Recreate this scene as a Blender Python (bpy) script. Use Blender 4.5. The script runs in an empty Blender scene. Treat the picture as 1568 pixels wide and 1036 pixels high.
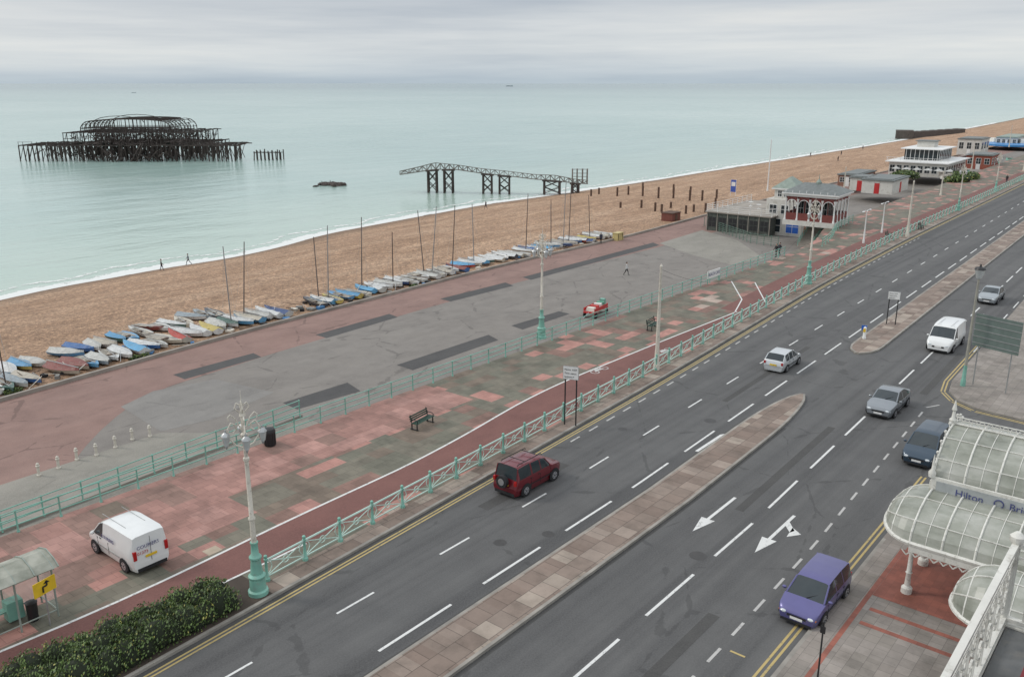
import bpy, math, random
import numpy as np
from mathutils import Vector, Matrix
random.seed(7)
R=random.Random(11)
# ------------------------------------------------------------------ camera / survey
CH=20.6; FL=1340.0; PIT=math.atan((517.7-127)/FL); AZ=math.radians(39.4)
sp,cp=math.sin(PIT),math.cos(PIT); ca,sa=math.cos(AZ),math.sin(AZ)
def P(px,py,z=0.0):
    dx=px-784; dy=517.7-py
    t=(CH-z)/(FL*sp-dy*cp); F=(FL*cp+dy*sp)*t; L=dx*t
    return Vector((F*ca+L*sa, F*sa-L*ca, z))
def HT(p,py):
    F=p[0]*ca+p[1]*sa; dy=517.7-py
    return CH-F*(FL*sp-dy*cp)/(FL*cp+dy*sp)
sc=bpy.context.scene
cam=bpy.data.cameras.new('camera'); co=bpy.data.objects.new('camera',cam); sc.collection.objects.link(co)
cam.sensor_width=36; cam.lens=FL/1568*36; cam.clip_end=60000; cam.clip_start=0.1
co.location=(0,0,CH); co.rotation_euler=(math.pi/2-PIT,0,AZ-math.pi/2); sc.camera=co
sc.view_settings.view_transform='Standard'; sc.view_settings.look='None'; sc.view_settings.exposure=0
# ------------------------------------------------------------------ node helpers
def nn(nt,t,ins=None,**kw):
    n=nt.nodes.new(t)
    for k,v in kw.items(): setattr(n,k,v)
    if ins:
        for k,v in ins.items():
            s=n.inputs[k]
            if isinstance(v,bpy.types.NodeSocket): nt.links.new(v,s)
            else: s.default_value=v
    return n
def ramp(nt,fac,stops,interp='LINEAR'):
    n=nt.nodes.new('ShaderNodeValToRGB'); cr=n.color_ramp; cr.interpolation=interp
    while len(cr.elements)<len(stops): cr.elements.new(0.5)
    for e,(p,c) in zip(cr.elements,stops):
        e.position=p; e.color=(c[0],c[1],c[2],1) if len(c)==3 else c
    nt.links.new(fac,n.inputs[0]); return n.outputs[0]
def mixc(nt,f,a,b,bt='MIX'):
    n=nt.nodes.new('ShaderNodeMix'); n.data_type='RGBA'; n.blend_type=bt
    for s,v in ((n.inputs[0],f),(n.inputs[6],a),(n.inputs[7],b)):
        if isinstance(v,bpy.types.NodeSocket): nt.links.new(v,s)
        elif isinstance(v,(int,float)): s.default_value=v
        else: s.default_value=(v[0],v[1],v[2],1)
    return n.outputs[2]
def math_(nt,op,a,b=0.0,c=0.0):
    n=nt.nodes.new('ShaderNodeMath'); n.operation=op
    for s,v in zip(n.inputs,(a,b,c)):
        if isinstance(v,bpy.types.NodeSocket): nt.links.new(v,s)
        else: s.default_value=v
    return n.outputs[0]
def base(name):
    m=bpy.data.materials.new(name); m.use_nodes=True; nt=m.node_tree
    return m,nt,nt.nodes['Principled BSDF']
def posn(nt,scale=(1,1,1),obj=False):
    if obj: s=nn(nt,'ShaderNodeTexCoord').outputs['Object']
    else: s=nn(nt,'ShaderNodeNewGeometry').outputs['Position']
    return nn(nt,'ShaderNodeVectorMath',{0:s,1:scale},operation='MULTIPLY').outputs[0]
def noise(nt,vec,scale=1,detail=4,rough=.55):
    return nn(nt,'ShaderNodeTexNoise',{'Vector':vec,'Scale':scale,'Detail':detail,'Roughness':rough}).outputs['Fac']
_mc={}
def M(name,col,rough=.6,metal=0.0,var=.15,scale=2.0,bump=0.0,obj=True,coat=0.0,dirt=None):
    if name in _mc: return _mc[name]
    m,nt,b=base(name)
    v=posn(nt,(1,1,1),obj)
    n=noise(nt,v,scale,5)
    n2=ramp(nt,n,[(.3,(0,0,0)),(.7,(1,1,1))])
    lo=[c*(1-var) for c in col]; hi=[min(1,c*(1+var)) for c in col]
    c=mixc(nt,n2,lo,hi)
    if dirt:
        d=ramp(nt,noise(nt,v,scale*3.1,6,.7),[(.52,(0,0,0)),(.66,(1,1,1))])
        c=mixc(nt,math_(nt,'MULTIPLY',d,.6),c,dirt)
    nt.links.new(c,b.inputs['Base Color']); b.inputs['Roughness'].default_value=rough; b.inputs['Metallic'].default_value=metal
    b.inputs['Coat Weight'].default_value=coat; b.inputs['Coat Roughness'].default_value=.08
    if bump:
        bn=nn(nt,'ShaderNodeBump',{'Height':noise(nt,v,scale*8,3),'Strength':bump,'Distance':.02}); nt.links.new(bn.outputs[0],b.inputs['Normal'])
    _mc[name]=m; return m
# ------------------------------------------------------------------ mesh builder
class MB:
    def __init__(s): s.v=[];s.f=[];s.mi=[];s.mats=[];s.sm=[]
    def idx(s,m):
        if m not in s.mats: s.mats.append(m)
        return s.mats.index(m)
    def add(s,vs,fs,m,smooth=False,T=None):
        o=len(s.v); i=s.idx(m)
        s.v+= [tuple(T@Vector(q)) if T is not None else tuple(q) for q in vs]
        for f in fs: s.f.append([o+k for k in f]); s.mi.append(i); s.sm.append(smooth)
    def box(s,c,sz,m,rz=0,taper=1.0,T=None):
        x,y,z=sz[0]/2,sz[1]/2,sz[2]/2; vs=[]
        cr,sr=math.cos(rz),math.sin(rz)
        for dz,k in ((-z,1),(z,taper)):
            for dx,dy in ((-x,-y),(x,-y),(x,y),(-x,y)):
                a,b=dx*k,dy*k; vs.append((c[0]+a*cr-b*sr,c[1]+a*sr+b*cr,c[2]+dz))
        s.add(vs,[(0,3,2,1),(4,5,6,7),(0,1,5,4),(1,2,6,5),(2,3,7,6),(3,0,4,7)],m,False,T)
    def tube(s,a,b,r0,r1,m,n=6,smooth=True):
        a=Vector(a);b=Vector(b);d=b-a
        if d.length<1e-6: return
        d.normalize(); u=d.orthogonal().normalized(); w=d.cross(u); vs=[]
        for q,r in ((a,r0),(b,r1)):
            for k in range(n):
                t=2*math.pi*k/n; vs.append(q+u*(r*math.cos(t))+w*(r*math.sin(t)))
        fs=[(k,(k+1)%n,n+(k+1)%n,n+k) for k in range(n)]+[tuple(range(n))[::-1],tuple(range(n,2*n))]
        s.add(vs,fs,m,smooth)
    def path(s,pts,r,m,n=5):
        for a,b in zip(pts,pts[1:]): s.tube(a,b,r,r,m,n)
    def lathe(s,c,prof,m,n=12,smooth=True):
        vs=[];fs=[]
        for r,z in prof:
            for k in range(n):
                t=2*math.pi*k/n; vs.append((c[0]+r*math.cos(t),c[1]+r*math.sin(t),c[2]+z))
        for i in range(len(prof)-1):
            for k in range(n): fs.append((i*n+k,i*n+(k+1)%n,(i+1)*n+(k+1)%n,(i+1)*n+k))
        fs.append(tuple(range(n))[::-1]); fs.append(tuple(range((len(prof)-1)*n,len(prof)*n)))
        s.add(vs,fs,m,smooth)
    def ball(s,c,r,m,n=10,h=6):
        if isinstance(r,(int,float)): r=(r,r,r)
        vs=[];fs=[]
        for i in range(h+1):
            p=math.pi*i/h
            for k in range(n):
                t=2*math.pi*k/n; vs.append((c[0]+r[0]*math.sin(p)*math.cos(t),c[1]+r[1]*math.sin(p)*math.sin(t),c[2]+r[2]*math.cos(p)))
        for i in range(h):
            for k in range(n): fs.append((i*n+k,(i+1)*n+k,(i+1)*n+(k+1)%n,i*n+(k+1)%n))
        s.add(vs,fs,m,True)
    def poly(s,pts,m): s.add(pts,[tuple(range(len(pts)))],m)
    def prism(s,pts,h,m,mside=None):
        n=len(pts); b=[Vector(p) for p in pts]; t=[p+Vector((0,0,h)) for p in b]
        s.add(t,[tuple(range(n))],m); s.add(b+t,[(k,(k+1)%n,n+(k+1)%n,n+k) for k in range(n)],mside or m)
    def mesh(s,name,ang=40):
        me=bpy.data.meshes.new(name); me.from_pydata(s.v,[],s.f)
        for m in s.mats: me.materials.append(m)
        me.polygons.foreach_set('material_index',s.mi); me.polygons.foreach_set('use_smooth',s.sm)
        me.update()
        try: me.set_sharp_from_angle(angle=math.radians(ang))
        except Exception: pass
        return me
    def obj(s,name,loc=(0,0,0),rz=0,ang=40): return inst(name,s.mesh(name,ang),loc,rz)
def inst(name,me,loc=(0,0,0),rz=0,scale=1):
    o=bpy.data.objects.new(name,me); sc.collection.objects.link(o); o.location=loc; o.rotation_euler=(0,0,rz)
    o.scale=(scale,)*3 if isinstance(scale,(int,float)) else scale
    return o
def text(mb,s,mat,T,size):
    cu=bpy.data.curves.new('t','FONT'); cu.body=s; cu.size=size; cu.extrude=.004; cu.resolution_u=3
    o=bpy.data.objects.new('t',cu); sc.collection.objects.link(o)
    dg=bpy.context.evaluated_depsgraph_get(); me=bpy.data.meshes.new_from_object(o.evaluated_get(dg))
    mb.add([v.co for v in me.vertices],[tuple(p.vertices) for p in me.polygons],mat,False,T)
    bpy.data.objects.remove(o); bpy.data.meshes.remove(me)
# ------------------------------------------------------------------ materials
WHITE=M('white_paint',(.74,.74,.72),.45,var=.06); CREAM=M('cream_paint',(.62,.58,.50),.5,var=.1,dirt=(.3,.27,.22))
TURQ=M('turquoise_paint',(.20,.43,.35),.5,var=.2,scale=1,dirt=(.25,.32,.27)); TURQL=M('pale_turquoise_paint',(.46,.62,.55),.5,var=.12,scale=1)
DARK=M('black_rubber',(.018,.018,.02),.75,var=.2); METAL=M('galvanised_metal',(.42,.43,.43),.4,metal=.6)
GLS=M('dark_window_glass',(.03,.04,.045),.08,var=.1); RUST=M('rusted_iron',(.055,.042,.036),.8,var=.5,scale=.5)
BLACK=M('black_paint',(.02,.02,.022),.45); LAMPG=M('lantern_glass',(.55,.58,.58),.2); WOODD=M('weathered_timber',(.10,.06,.042),.85,var=.4)
YEL=M('yellow_sign',(.75,.50,.03),.4); REDP=M('red_paint',(.48,.03,.03),.4); CHROME=M('hub_metal',(.5,.5,.52),.3,metal=.7)
ORANGE=M('indicator_lens',(.8,.25,.03),.25); REDL=M('tail_lens',(.4,.015,.015),.2); HEADL=M('headlamp_lens',(.62,.66,.68),.1)
def asphalt(name,c1,c2,streak=.5,rough=.85,lanes=0.0):
    m,nt,b=base(name)
    big=noise(nt,posn(nt,(.05,.35,1)),1,5,.6); med=noise(nt,posn(nt),.6,6,.65); fine=noise(nt,posn(nt),14,3,.7)
    f=math_(nt,'MULTIPLY_ADD',med,.5,math_(nt,'MULTIPLY',big,.5)); f=ramp(nt,f,[(.36,(0,0,0)),(.64,(1,1,1))])
    c=mixc(nt,f,c1,c2)
    if lanes:
        ln=noise(nt,posn(nt,(.006,.75,1)),1,3,.6)
        c=mixc(nt,lanes,c,mixc(nt,1,c,ramp(nt,ln,[(.38,(.66,.66,.67)),(.5,(1,1,1)),(.62,(1.24,1.24,1.22))]),'MULTIPLY'))
    else:
        st=noise(nt,posn(nt,(.22,.3,1)),1,6,.75)
        c=mixc(nt,1,c,ramp(nt,st,[(.34,(.80,.80,.80)),(.5,(1,1,1)),(.66,(1.10,1.10,1.09))]),'MULTIPLY')
    c=mixc(nt,math_(nt,'MULTIPLY',ramp(nt,fine,[(.35,(0,0,0)),(.7,(1,1,1))]),.35),c,[k*1.7 for k in c2])
    vo=nn(nt,'ShaderNodeTexVoronoi',{'Vector':posn(nt,(.12,.2,1)),'Scale':1.0},feature='DISTANCE_TO_EDGE').outputs['Distance']
    wob=noise(nt,posn(nt),.8,4); v2=math_(nt,'ADD',vo,math_(nt,'MULTIPLY',math_(nt,'SUBTRACT',wob,.5),.12))
    cr=ramp(nt,v2,[(.0,(1,1,1)),(.006,(0,0,0))])
    c=mixc(nt,math_(nt,'MULTIPLY',cr,streak),c,[k*.45 for k in c1])
    nt.links.new(c,b.inputs['Base Color']); b.inputs['Roughness'].default_value=rough
    bn=nn(nt,'ShaderNodeBump',{'Height':fine,'Strength':.25,'Distance':.02}); nt.links.new(bn.outputs[0],b.inputs['Normal'])
    return m
ASPH=asphalt('road_asphalt',(.070,.069,.069),(.098,.097,.096),.35,.85,.8)
ASPHL=asphalt('promenade_asphalt',(.155,.140,.126),(.205,.188,.170),.4)
ASPHR=asphalt('red_brown_asphalt',(.185,.113,.095),(.245,.157,.133),.45)
ASPHP=asphalt('asphalt_patch',(.048,.047,.048),(.073,.070,.068),.1)
CYC=asphalt('cycle_lane_red',(.135,.058,.05),(.17,.078,.066),.1)
PALE=asphalt('pale_asphalt',(.19,.18,.155),(.25,.235,.205),.2)
def paving(name,stops,cell=(.55,.9,1),slab=1.6,nw=.75,mort=.6):
    m,nt,b=base(name)
    fl=nn(nt,'ShaderNodeVectorMath',{0:posn(nt,cell)},operation='FLOOR').outputs[0]
    fl=nn(nt,'ShaderNodeVectorMath',{0:fl,1:(1,1,0)},operation='MULTIPLY').outputs[0]
    wn=nn(nt,'ShaderNodeTexWhiteNoise',{'Vector':fl}).outputs['Value']
    lo=noise(nt,nn(nt,'ShaderNodeVectorMath',{0:fl,1:(.13,.17,0)},operation='MULTIPLY').outputs[0],1,2)
    f=math_(nt,'MULTIPLY_ADD',wn,1-nw,math_(nt,'MULTIPLY',lo,nw))
    c=ramp(nt,f,stops,'CONSTANT')
    br=nn(nt,'ShaderNodeTexBrick',{'Vector':posn(nt,(1,1,0)),'Color1':(1,1,1,1),'Color2':(.80,.80,.80,1),'Mortar':(mort,mort,mort,1),'Scale':slab,'Mortar Size':.018,'Brick Width':1.0,'Row Height':1.0})
    br.offset=.5
    c=mixc(nt,1.0,c,br.outputs['Color'],'MULTIPLY')
    d=ramp(nt,noise(nt,posn(nt),.5,7,.72),[(.3,(.62,.62,.61)),(.5,(.95,.95,.95)),(.7,(1.15,1.15,1.15))])
    c=mixc(nt,1.0,c,d,'MULTIPLY')
    sp_=ramp(nt,noise(nt,posn(nt),5,4,.8),[(.66,(1,1,1)),(.72,(.68,.68,.68))])
    c=mixc(nt,1.0,c,sp_,'MULTIPLY')
    nt.links.new(c,b.inputs['Base Color']); b.inputs['Roughness'].default_value=.8
    return m
pk=(.45,.23,.19); dp=(.25,.148,.118); br_=(.20,.155,.118); gr=(.165,.158,.12); g2=(.19,.172,.132); lt=(.46,.36,.30)
PAVE=paving('promenade_paving',[(0,gr),(.34,g2),(.42,gr),(.47,br_),(.53,g2),(.575,dp),(.61,br_),(.632,pk),(.70,(.40,.21,.175)),(.74,lt)],cell=(.72,1.0,1),nw=.62)
PAVEP=paving('pink_paving',[(0,br_),(.30,(.28,.17,.138)),(.38,(.35,.19,.158)),(.5,(.38,.205,.17)),(.62,(.42,.235,.198)),(.72,(.32,.18,.148))],cell=(.7,.7,1),nw=.6)
MEDP=paving('median_paving',[(0,(.25,.19,.155)),(.36,(.29,.228,.188)),(.46,(.265,.205,.168)),(.55,(.33,.265,.22)),(.62,(.235,.175,.142)),(.7,(.38,.315,.26))],cell=(1.1,1.1,1),slab=1.1,nw=.45,mort=.45)
HOTP=paving('pavement_slabs',[(0,(.27,.24,.21)),(.45,(.31,.275,.245)),(.6,(.29,.255,.225))],cell=(1,1,1),slab=2.0,nw=.5,mort=.55)
REDB=paving('red_block_paving',[(0,(.34,.12,.085)),(.5,(.30,.11,.08))],cell=(2,2,1),slab=3.0,nw=.5,mort=.7)
KERB=M('kerb_stone',(.28,.26,.23),.8,var=.25,scale=1,obj=False); CONC=M('concrete_wall',(.30,.27,.235),.85,var=.25,scale=.4,obj=False)
def linepaint(name,col,under):
    m,nt,b=base(name)
    w=ramp(nt,noise(nt,posn(nt),3.5,6,.75),[(.54,(0,0,0)),(.70,(1,1,1))])
    nt.links.new(mixc(nt,math_(nt,'MULTIPLY',w,.8),col,under),b.inputs['Base Color']); b.inputs['Roughness'].default_value=.6; return m
WLINE=linepaint('white_road_paint',(.66,.66,.64),(.12,.12,.12)); YLINE=linepaint('yellow_road_paint',(.46,.35,.14),(.1,.1,.1)); WORN=linepaint('worn_white_paint',(.46,.45,.43),(.12,.11,.11))
# ------------------------------------------------------------------ plan curves
H=CH
def curve(tab,win=7):
    tab=sorted(tab); xs=np.array([t[0] for t in tab],float); ys=np.array([t[1] for t in tab],float)
    g=np.arange(-200,4000,2.0)
    y=np.interp(g,xs,ys)
    s0=(ys[1]-ys[0])/(xs[1]-xs[0]); s1=(ys[-1]-ys[-2])/(xs[-1]-xs[-2])
    y=np.where(g<xs[0],ys[0]+s0*(g-xs[0])*.5,y); y=np.where(g>xs[-1],ys[-1]+s1*(g-xs[-1])*.6,y)
    k=np.ones(win)/win; yp=np.pad(y,win//2,mode='edge'); y=np.convolve(yp,k,'valid')
    return lambda X: float(np.interp(X,g,y))
def g(X):
    u=X/H; return H*.03*max(0,u-1.8)
def off(v): return lambda X: v*H+g(X)
def pc(pts,z,win=7): return curve([(P(a,b,z)[0],P(a,b,z)[1]) for a,b in pts],win)
FEN=curve([(0,1.37*H),(.92*H,1.415*H),(1.67*H,1.454*H),(2.65*H,1.502*H),(4.4*H,1.625*H),(6.07*H,1.69*H),(10.5*H,1.78*H),(20*H,2.05*H),(60*H,3.2*H)],9)
SK=lambda X: FEN(X)-1.15
R1=curve([(-2*H,2.05*H),(.64*H,2.04*H),(2.66*H,2.03*H),(5.0*H,2.03*H),(5.6*H,2.06*H),(6.3*H,2.25*H),(8*H,2.3*H),(20*H,2.6*H),(60*H,3.8*H)],5)
WL=pc([(0,617),(120,582),(230,549),(350,515),(500,477),(640,441),(800,399),(940,369),(1100,325),(1250,287),(1380,258),(1568,215)],-3,15)
SEA=pc([(0,459),(80,440),(160,427),(250,410),(340,397),(420,380),(500,357),(620,335),(740,313),(850,298),(1000,276),(1080,263),(1200,244),(1300,228),(1385,214),(1480,197),(1568,180)],-6,5)
HK=lambda X:.470*H+.012*X*0.5
ML=off(1.066); CEN=off(1.218)
MR=off(.912); MLK=off(1.026)
RL=off(.745)
BAY=lambda X:.585*H+g(X)+.018*max(0,X-27)*(X<60)
def xs_range(a,b,near=2.0):
    out=[];x=a
    while x<b:
        out.append(x); x+= near if x<150 else near*3 if x<400 else near*12
    out.append(b); return out
def strip(name,cols,xs,mat=None,mats=None,mb=None,wall=None):
    own=mb is None; mb=mb or MB()
    vs=[];n=len(cols)
    for x in xs:
        for fy,fz in cols:
            vs.append((x,fy(x),fz(x) if callable(fz) else fz))
    for j in range(n-1):
        m=mats[j] if mats else mat
        fs=[(i*n+j,(i+1)*n+j,(i+1)*n+j+1,i*n+j+1) for i in range(len(xs)-1)]
        used=sorted({k for f in fs for k in f}); mp={k:i for i,k in enumerate(used)}
        mb.add([vs[k] for k in used],[tuple(mp[k] for k in f) for f in fs],m)
    if own: return mb.obj(name)
C=lambda v:(lambda X:v)
add=lambda f,d:(lambda X:f(X)+d)
FAR=xs_range(-60,3500); 
strip('ground',[(C(-400),-.05),(C(-60),-.012),(SK,-.012)],FAR,M('distant_ground',(.2,.19,.17),.9,obj=False,scale=.05))
strip('road',[(C(-60),0),(C(16),0),(SK,0)],FAR,ASPH)
strip('promenade_upper',[(SK,0),(SK,.12),(add(SK,.16),.12),(FEN,.12),(R1,.12),(R1,-3.3)],FAR,mats=[KERB,KERB,MEDP,PAVE,CONC])
strip('promenade_lower',[(R1,-3),(add(WL,-.0),-3),(WL,-2.7),(add(WL,.3),-2.7),(add(WL,.3),-4)],FAR,mats=[ASPHL,CONC,CONC,CONC])
RB=pc([(0,900),(120,690),(190,625),(235,598),(300,578),(420,540),(640,475),(800,430),(1000,380),(1300,300)],-3,3)
def rbY(X): return min(RB(X),WL(X)-3.0) 
strip('promenade_red_band',[(rbY,-2.996),(WL,-2.996)],xs_range(-40,900,1.0),ASPHR)
# beach
def beachm():
    m,nt,b=base('shingle')
    p=posn(nt)
    n1=noise(nt,posn(nt,(.05,.25,1)),1,5,.6); n2=noise(nt,p,3.2,6,.9); n3=noise(nt,posn(nt,(.35,.9,1)),1,5,.7); n4=noise(nt,p,1.6,4,.8)
    c=ramp(nt,n1,[(.3,(.33,.205,.125)),(.5,(.41,.265,.17)),(.7,(.49,.335,.225))])
    s=ramp(nt,n2,[(.34,(.42,.41,.40)),(.5,(1,1,1)),(.66,(1.6,1.57,1.54))])
    c=mixc(nt,1,c,s,'MULTIPLY'); c=mixc(nt,1,c,ramp(nt,n3,[(.3,(.72,.71,.70)),(.7,(1.18,1.18,1.18))]),'MULTIPLY')
    c=mixc(nt,1,c,ramp(nt,n4,[(.36,(.72,.71,.70)),(.64,(1.2,1.2,1.2))]),'MULTIPLY')
    z=nn(nt,'ShaderNodeSeparateXYZ',{0:nn(nt,'ShaderNodeNewGeometry').outputs['Position']}).outputs[2]
    wz=math_(nt,'ADD',z,math_(nt,'MULTIPLY',noise(nt,p,.15,3),.5))
    wet=nn(nt,'ShaderNodeMapRange',{0:wz,1:-5.65,2:-5.2,3:1.0,4:0.0}).outputs[0]
    c=mixc(nt,math_(nt,'MULTIPLY',wet,.8),c,(.17,.115,.075))
    nt.links.new(c,b.inputs['Base Color']); b.inputs['Roughness'].default_value=.85
    hh=math_(nt,'ADD',n2,math_(nt,'MULTIPLY',n3,2.8))
    bn=nn(nt,'ShaderNodeBump',{'Height':hh,'Strength':.8,'Distance':.2}); nt.links.new(bn.outputs[0],b.inputs['Normal']); return m
SHN=beachm()
lerp=lambda f,h,t:(lambda X:f(X)*(1-t)+h(X)*t)
def wav(k,amp,ph):
    return lambda X:k+amp*math.sin(X*.11+ph)+amp*.6*math.sin(X*.047+ph*2)
W3=add(WL,.3)
bz=[(0,-3.25,0),(.15,-3.3,.05),(.3,-3.4,.1),(.45,-3.6,.12),(.6,-4.0,.15),(.75,-4.7,.15),(.88,-5.35,.1),(1.0,-6.0,.0),(1.3,-8,0)]
BC=[(lerp(W3,SEA,t),wav(z,a,i)) for i,(t,z,a) in enumerate(bz)]
strip('beach',BC,xs_range(-60,3500,1.5),SHN)
def beach_z(X,Y):
    a=W3(X);b=SEA(X);t=(Y-a)/(b-a)
    for i in range(len(bz)-1):
        if bz[i][0]<=t<=bz[i+1][0]:
            k=(t-bz[i][0])/(bz[i+1][0]-bz[i][0]); return BC[i][1](X)*(1-k)+BC[i+1][1](X)*k
    return -3.25 if t<0 else -6
def PB(px,py):
    p=P(px,py,-4)
    for _ in range(8): p=P(px,py,beach_z(p[0],p[1]))
    return p
# sea
def seam():
    m,nt,b=base('sea_water')
    n1=noise(nt,posn(nt,(.0022,.0014,1)),1,6,.62); n2=noise(nt,posn(nt,(.02,.035,1)),1,4,.6)
    f=math_(nt,'MULTIPLY_ADD',n2,.3,math_(nt,'MULTIPLY',n1,.7))
    c=ramp(nt,f,[(.36,(.26,.395,.36)),(.5,(.34,.47,.43)),(.64,(.43,.545,.50))])
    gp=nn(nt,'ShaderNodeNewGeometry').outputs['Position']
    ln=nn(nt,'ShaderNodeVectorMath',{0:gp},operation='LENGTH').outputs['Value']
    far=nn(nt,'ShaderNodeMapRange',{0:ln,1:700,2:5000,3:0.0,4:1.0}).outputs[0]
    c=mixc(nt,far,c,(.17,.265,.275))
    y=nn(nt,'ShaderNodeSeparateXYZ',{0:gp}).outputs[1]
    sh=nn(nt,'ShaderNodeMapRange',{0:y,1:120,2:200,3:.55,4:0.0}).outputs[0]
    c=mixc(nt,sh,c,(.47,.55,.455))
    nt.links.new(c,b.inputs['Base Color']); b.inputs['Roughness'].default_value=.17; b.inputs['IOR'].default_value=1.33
    w=noise(nt,posn(nt,(.5,.9,1)),.7,5,.6); w2=noise(nt,posn(nt,(.05,.12,1)),1,3,.5)
    hh=math_(nt,'MULTIPLY_ADD',w,.35,math_(nt,'MULTIPLY',w2,1.2))
    bn=nn(nt,'ShaderNodeBump',{'Height':hh,'Strength':.32,'Distance':1.0}); nt.links.new(bn.outputs[0],b.inputs['Normal']); return m
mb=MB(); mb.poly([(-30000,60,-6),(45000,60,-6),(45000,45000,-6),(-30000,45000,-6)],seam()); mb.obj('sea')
def foamm():
    m,nt,b=base('sea_foam')
    n=noise(nt,posn(nt,(.5,.8,1)),1.2,6,.7)
    uvy=nn(nt,'ShaderNodeAttribute',attribute_name='edge').outputs['Fac']
    a=math_(nt,'SUBTRACT',math_(nt,'ADD',n,math_(nt,'MULTIPLY',uvy,.42)),.62)
    a=nn(nt,'ShaderNodeMapRange',{0:a,1:-.02,2:.08,3:0.0,4:.9}).outputs[0]
    b.inputs['Base Color'].default_value=(.78,.79,.77,1); b.inputs['Roughness'].default_value=.8; nt.links.new(a,b.inputs['Alpha']); return m
def foam(name,offs,xs,jit):
    vs=[];fs=[];ed=[]
    for i,x in enumerate(xs):
        j=jit*(math.sin(x*.21)+.6*math.sin(x*.53+1)+.5*math.sin(x*.09+2))
        for k,(o,e) in enumerate(offs): vs.append((x,SEA(x)+o+j,-5.97+.012*(k==1))); ed.append(e)
    n=len(offs)
    for i in range(len(xs)-1):
        for k in range(n-1): fs.append((i*n+k,(i+1)*n+k,(i+1)*n+k+1,i*n+k+1))
    me=bpy.data.meshes.new(name); me.from_pydata(vs,[],fs); a=me.attributes.new('edge','FLOAT','POINT'); a.data.foreach_set('value',ed); me.materials.append(FO); inst(name,me)
FO=foamm()
foam('surf_foam',[(-1.3,.0),(-.4,1.0),(1.2,.85),(3.2,0)],[x for x in np.arange(20,700,1.5)],.5)
foam('surf_foam',[(4.2,0),(5.0,.45),(6.4,0)],[x for x in np.arange(20,500,1.5)],1.0)
# ------------------------------------------------------------------ pavements, islands, markings
def ribbon(mb,c0,c1,x0,x1,z,mat,step=2.0):
    n=max(1,int((x1-x0)/step)); xs=[x0+(x1-x0)*i/n for i in range(n+1)]
    strip('',[(c0,z),(c1,z)],xs,mat,mb=mb)
def raised(name,c0,c1,x0,x1,h,top,side,taper0=0,taper1=0):
    n=max(2,int((x1-x0)/1.0)); xs=[x0+(x1-x0)*i/n for i in range(n+1)]
    A=[];B=[]
    for x in xs:
        a,b=c0(x),c1(x); m=(a+b)/2; k=1
        if taper0 and x-x0<taper0: k=min(k,math.sqrt(max(.0,1-(1-(x-x0)/taper0)**2)))
        if taper1 and x1-x<taper1: k=min(k,math.sqrt(max(.0,1-(1-(x1-x)/taper1)**2)))
        k=max(k,.15); A.append((x,m+(a-m)*k)); B.append((x,m+(b-m)*k))
    mb=MB()
    Ai=[(x,min(y+.15,(y+b[1])/2)) for (x,y),b in zip(A,B)]; Bi=[(x,max(y-.15,(y+a[1])/2)) for (x,y),a in zip(B,A)]
    n=len(A)
    for L,Li in ((A,Ai),(B,Bi)):
        vs=[(x,y,0) for x,y in L]+[(x,y,h) for x,y in L]+[(x,y,h) for x,y in Li]
        mb.add(vs,[(i,i+1,n+i+1,n+i) for i in range(n-1)]+[(n+i,n+i+1,2*n+i+1,2*n+i) for i in range(n-1)],side)
    vs=[(x,y,h) for x,y in Ai]+[(x,y,h) for x,y in Bi]
    mb.add(vs,[(i,i+1,n+i+1,n+i) for i in range(n-1)],top)
    for e in (0,-1):
        a,b=A[e],B[e]; mb.add([(a[0],a[1],0),(b[0],b[1],0),(b[0],b[1],h),(a[0],a[1],h)],[(0,1,2,3)],side)
    return mb.obj(name)
raised('traffic_island',MR,MLK,-20,56.5,.13,MEDP,KERB,0,9)
raised('traffic_island',MR,MLK,68.5,600,.13,MEDP,KERB,3,0)
GUT=asphalt('gutter_grime',(.047,.046,.045),(.072,.070,.067),.1)
mb=MB()
ribbon(mb,add(SK,-.22),add(SK,-.003),-10,330,.004,GUT); ribbon(mb,add(MLK,.003),add(MLK,.2),-15,50,.004,GUT); ribbon(mb,add(MR,-.2),add(MR,-.003),-15,50,.004,GUT)
for k in range(16):
    x=R.uniform(5,90); y=R.choice([R.uniform(13,18),R.uniform(22,27)])+g(x); s=R.choice([.32,.3,.4])
    mb.poly([(x+s*math.cos(t),y+s*math.sin(t),.004) for t in np.linspace(0,6.283,13)[:-1]],M('iron_cover',(.045,.042,.04),.5))
for a,b,c,d in ((20,13.0,9,.5),(38,16.2,14,.45),(30,26.2,7,.7),(52,23.5,16,.4),(62,13.2,12,.5)):
    mb.poly([(a,b+g(a),.0042),(a+c,b+g(a+c),.0042),(a+c,b+d+g(a+c),.0042),(a,b+d+g(a),.0042)],GUT)
mb.obj('road_repairs')
mk=MB()
def dashes(c,x0,x1,period,ln,w,mat,z=.008):
    x=x0
    while x<x1:
        ribbon(mk,add(c,-w/2),add(c,w/2),x,x+ln,z,mat,1.0); x+=period
dashes(ML,.912*H-24,330,6,4,.13,WLINE); dashes(CEN,.649*H-12,330,6,2,.11,WLINE)
dashes(RL,1.32*H-30,330,6,4,.13,WLINE); dashes(BAY,1.31*H-30,60,2.08,1.05,.12,WORN)
dashes(add(SK,-.95),1.93*H,130,2.1,1.0,.12,WORN); dashes(off(.62),75,230,6,3,.11,WLINE)
for d in (-.30,-.5):
    ribbon(mk,add(SK,d-.04),add(SK,d+.05),-10,330,.008,YLINE)
for d in (.25,.47):
    ribbon(mk,add(HK,d),add(HK,d+.1),-10,48,.008,YLINE)
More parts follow.
